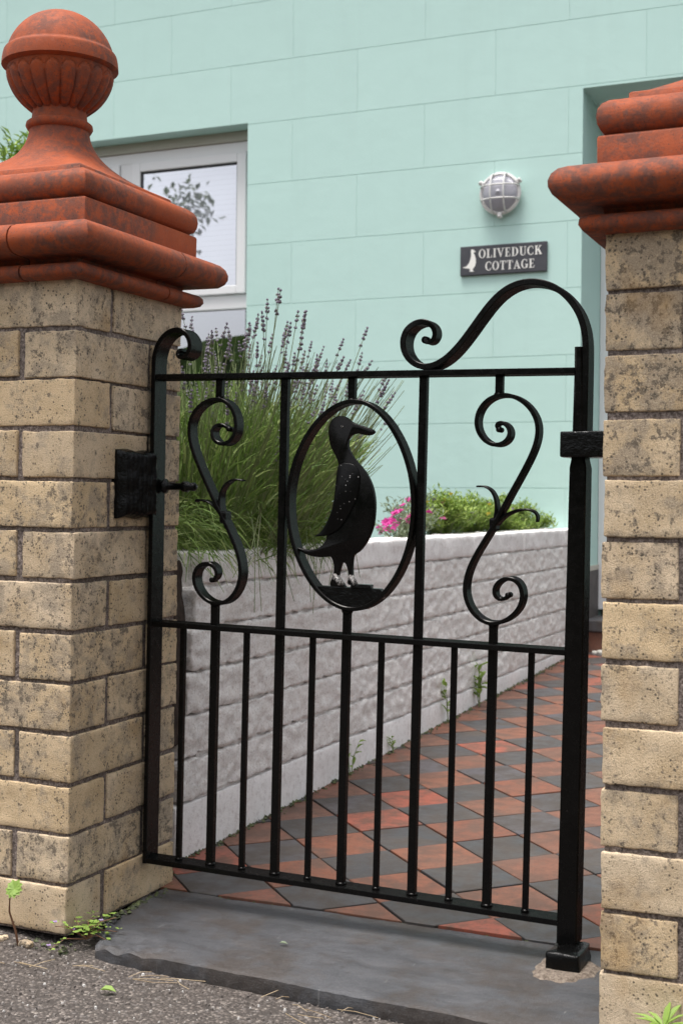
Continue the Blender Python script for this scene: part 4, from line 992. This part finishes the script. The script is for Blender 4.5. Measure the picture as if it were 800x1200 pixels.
def build_weeds():
    rng = random.Random(14); random.seed(3)
    def weed(c, hgt, n, label, mat='weed_leaf', spread=.04, W=.014, name='weed', cat='weed', stem='lavender_stalk', lean=(0,0)):
        root = empty(name, c, label, cat); 
        for s in range(max(2, n//5)):
            a = rng.uniform(0,2*PI); e = Vector((math.cos(a)*spread*rng.random()+lean[0], math.sin(a)*spread*rng.random()+lean[1], hgt*rng.uniform(.55,1)))
            mb = MB().tube([(0,0,-.01), (e.x*.35,e.y*.35,e.z*.55), e], [.0016,.0013,.0008], 4, False); mb.build('stem', stem, root)
            for k in range(5):
                t = .3+.7*k/4; p = Vector((e.x*t, e.y*t, e.z*t)); f = MB()
                leaf(f, Vector((0,0,0)), Vector((rng.gauss(0,1),rng.gauss(0,1),rng.uniform(.2,1.3))), Vector((0,0,1)), W*rng.uniform(1.6,2.6), W*rng.uniform(.7,1.1), n=3); f.build('leaf', mat, root, loc=p)
        return root
    pz = path_z
    weed((-.035,1.29,pz(1.29)), .085, 12, 'small green weed at the foot of the planter behind the fifth thick bar', W=.012, spread=.03)
    weed((-.03,1.58,pz(1.58)), .055, 12, 'low bright green seedling at the planter foot, nearest of the pair beyond the middle bars', W=.010, spread=.03)
    weed((-.032,2.05,pz(2.05)), .14, 12, 'upright leafy weed at the planter foot between two thin bars', W=.016, spread=.035)
    weed((-.03,2.36,pz(2.36)), .165, 22, 'largest leafy weed growing where the planter meets the path', W=.020, spread=.05)
    weed((.885,.62,pz(.62)+.05), .085, 6, 'wispy weed sprouting beside the right brick pillar', W=.010, spread=.02, lean=(-.05,0), stem='red_stem')
    # spiky plant at the foot of the right pillar, in the corner of the picture
    root = empty('spiky_weed', (.992,-.058,-.004), 'spiky green weed at the foot of the right brick pillar in the bottom corner', 'weed')
    for i in range(9):
        mb = MB(); a = 2*PI*i/9+rng.random()*.4; leaf(mb, Vector((0,0,.035)), Vector((math.cos(a), math.sin(a)*.8, rng.uniform(.25,1.1))), Vector((0,0,1)), rng.uniform(.030,.046), .009, n=3); mb.build('leaf','weed_leaf',root)
    MB().tube([(0,0,-.01),(0,0,.036)],.003,6).build('stem','red_stem',root)
    # clover-like plant on a bent stem at the front face of the left pillar
    root = empty('clover', (-.085,-.030,-.022), 'clover like plant on a thin reddish stem against the left pillar', 'weed')
    MB().tube([(.012,0,-.01),(.008,-.006,.03),(-.002,-.010,.062),(.0,-.012,.085),(.008,-.014,.098)],[.0022,.002,.0017,.0014,.001],6).build('stem','red_stem',root,smooth=True)
    for i in range(5):
        a = 2*PI*i/5+.4; mb = MB()
        for t in (-.35,.35): leaf(mb, Vector((0,0,0)), Vector((math.cos(a+t),-.15+.45*math.sin(a+t),.75*math.sin(a+t))), Vector((.1,-.8,.6)), .017, .015, .1)
        mb.build('leaf','weed_leaf',root,loc=(.012,-.016,.104))
    # ivy-leaved toadflax trailing from the slab corner
    root = empty('toadflax', (.02,-.012,-.02), 'trailing toadflax with tiny lilac flowers at the foot of the left pillar', 'weed')
    for s in range(11):
        mb = MB(); x0 = rng.uniform(.0,.05); e = Vector((rng.uniform(-.03,.055), rng.uniform(-.03,.085), rng.uniform(.005,.045)))
        b = Vector((.01,.025,.015)); mid = (b+e)/2+Vector((0,-.008,.012)); mb.tube([b, mid, e],[.001,.0009,.0007],4,False); mb.build('stem','red_stem',root)
        for k in range(5):
            t = (k+1)/5; p = b*(1-t)+e*t+Vector((rng.gauss(0,.005),rng.gauss(0,.005)-.003*t,.006+.008*math.sin(t*PI))); f = MB()
            for q in range(3): leaf(f, Vector((0,0,0)), Vector((math.cos(q*1.1+s),math.sin(q*1.1+s),.35)), Vector((0,0,1)), rng.uniform(.006,.010), .007, .1)
            f.build('leaf','weed_leaf',root,loc=p)
        if s % 2: 
            f = MB(); 
            for q in range(4): leaf(f, Vector((0,0,0)), Vector((math.cos(q*1.6),math.sin(q*1.6),.7)), Vector((0,0,1)), .006, .005)
            f.build('flower','mauve_petal',root,loc=e+Vector((0,0,.006)))
    # fallen leaves
    for i, (x,y,l) in enumerate(((.155,-.135,'bright green fallen leaf lying on the tarmac left of the slab'),(.345,.10,'curled grey green leaf scrap lying on the slate slab'))):
        mb = MB(); leaf(mb, Vector((0,0,0)), Vector((1,.3,.10)), Vector((0,0,1)), .026 if i == 0 else .014, .016 if i == 0 else .008, .3, 3)
        tag(mb.build('fallen_leaf','weed_leaf' if i == 0 else 'sage_leaf',loc=(x,y,-.022 if i == 0 else .006)), l, 'leaf')
    # moss and dirt along the joints
    mb = MB()
    for i in range(2200):
        k = rng.random()
        if k < .62: y = .30+3.3*rng.random()**1.5; p = (-.052+abs(rng.gauss(0,.011)), y, path_z(y)+rng.uniform(-.004,.004))
        elif k < .64: p = (rng.uniform(.02,.9), .3015+rng.gauss(0,.001), rng.uniform(-.005,-.001))
        elif k < .9: p = (rng.uniform(-.35,.03), -.012+rng.gauss(0,.012), rng.uniform(-.036,-.014))
        else: p = (.008+abs(rng.gauss(0,.007)), rng.uniform(.03,.33), rng.uniform(-.003,.002))
        s = rng.uniform(.0015,.0055); mb.octa(p, s*rng.uniform(.7,1.4), s*rng.uniform(.7,1.4), s*.7)
    tag(mb.build('moss','moss'), 'moss and dirt gathered in the joints along the planter and slab', 'moss', kind='stuff')
    # loose grit on the tarmac
    mb = MB()
    for i in range(5200):
        x = rng.uniform(-.55,1.15); y = -.03-.75*rng.random()**1.1
        if x > .03 and y > -.034-.045*max(0,x-.4): continue
        s = rng.choice((.0011,.0014,.0018,.0023,.003)) if rng.random() < .985 else rng.uniform(.003,.0048)
        z = -.027 + .005*noise.noise((x*3,y*3,1)) + .020*math.exp(-((x+.28)/.3)**2-(y/.09)**2); a = rng.random()*PI
        v = [(s*rng.uniform(.7,1.3)*math.cos(a+q*PI/2+rng.gauss(0,.25)), s*rng.uniform(.7,1.3)*math.sin(a+q*PI/2+rng.gauss(0,.25))) for q in range(4)]
        h = s*rng.uniform(.5,1.0); mb.add([(x+p,y+q,z-s*.5) for p,q in v]+[(x+p*.7,y+q*.7,z+h) for p,q in v], [(0,1,5,4),(1,2,6,5),(2,3,7,6),(3,0,4,7),(4,5,6,7)])
    tag(mb.build('grit','chip_stone'), 'loose grit and small stones on the tarmac', 'grit', kind='stuff')
    mb = MB()
    for i in range(30):
        x = rng.uniform(-.30,.85); y = -.045-abs(rng.gauss(0,.05))-.04*max(0,x-.4); a = rng.gauss(.2,.7); l = rng.uniform(.02,.075); z = -.021
        mb.tube([(x,y,z),(x+l*.5*math.cos(a),y+l*.5*math.sin(a),z+rng.uniform(0,.006)),(x+l*math.cos(a+.2),y+l*math.sin(a+.2),z)],.0006,3,False)
    tag(mb.build('dry_grass','dry_stalk'), 'dry grass stalks and litter along the foot of the slab', 'dry grass', kind='stuff')
    for i,(x,y,s) in enumerate(((-.16,-.034,.022),(-.115,-.03,.016),(-.21,-.036,.028),(-.06,-.028,.013))):
        o = rbox(s,s*.55,s*.45,s*.3,(3,3,3),.004,40,i).build('stone_fragment','brick',smooth=True,loc=(x,y,-.013)); o.rotation_euler.z = i
        tag(o, ('buff brick fragment in the dirt beside the clover stem', 'small brick fragment in the dirt right of the clover stem', 'largest brick fragment in the dirt, leftmost along the left pillar', 'smallest brick fragment in the dirt nearest the toadflax')[i], 'stone', 'brick fragments at the foot of the left pillar')
build_weeds()

# ------------------------------------------------------------------ the far side of the street, behind the photographer (seen only in reflections)
def build_street():
    rng = random.Random(8); mb = MB(); rows = []
    for j in range(22):
        z = -.1 + 3.3*j/21
        rows.append([(-34+68*i/120, -9.0 - .02*j + 1.1*noise.fractal((i*.35, j*.32, 1), 1, 2, 4), z + 1.0*noise.noise((i*.21, 0, 5))*(j/21)) for i in range(121)])
    mb.grid(rows)
    for i in range(5000):
        p = Vector(rng.choice(rng.choice(rows))); d = Vector((rng.gauss(0,1), rng.gauss(.6,1), rng.gauss(.2,1)))
        leaf(mb, p, d, Vector((0,0,1)), rng.uniform(.12,.3), rng.uniform(.08,.18))
    tag(mb.build('hedge', 'dark_leaf'), 'dense dark hedge along the far side of the street', 'hedge', kind='stuff')
build_street()
def build_tree():
    rng = random.Random(12); random.seed(6); root = empty('street_tree', (-11.2,-9.6,-.1), 'leafy tree across the street reflected in the cottage window', 'tree'); root.scale = (1, 1, 1.1)
    MB().tube([(0,0,0),(.1,0,1.6),(.0,.1,3.2),(.1,0,4.6)],[.22,.17,.13,.05],10).build('trunk','bark',root,smooth=True)
    mb = MB(); lb = MB()
    for i in range(9):
        a = rng.uniform(0,2*PI); st = Vector((.03,.05,rng.uniform(3.3,4.3))); e = st+Vector((math.cos(a)*rng.uniform(.7,1.5),math.sin(a)*rng.uniform(.7,1.5),rng.uniform(1.2,2.2))); lb.tube([st,(st+e)/2+Vector((0,0,.15)),e],[.06,.04,.015],6,False)
        for k in range(620):
            p = st.lerp(e, rng.uniform(.4,1.1))+Vector((rng.gauss(0,.19),rng.gauss(0,.19),rng.gauss(0,.15))); leaf(mb, p, Vector((rng.gauss(0,1),rng.gauss(0,1),rng.gauss(0,1))), Vector((0,0,1)), rng.uniform(.10,.2), rng.uniform(.05,.1))
    lb.build('limb','bark',root); tag(mb.build('crown','dark_leaf',root), kind='stuff')
build_tree()
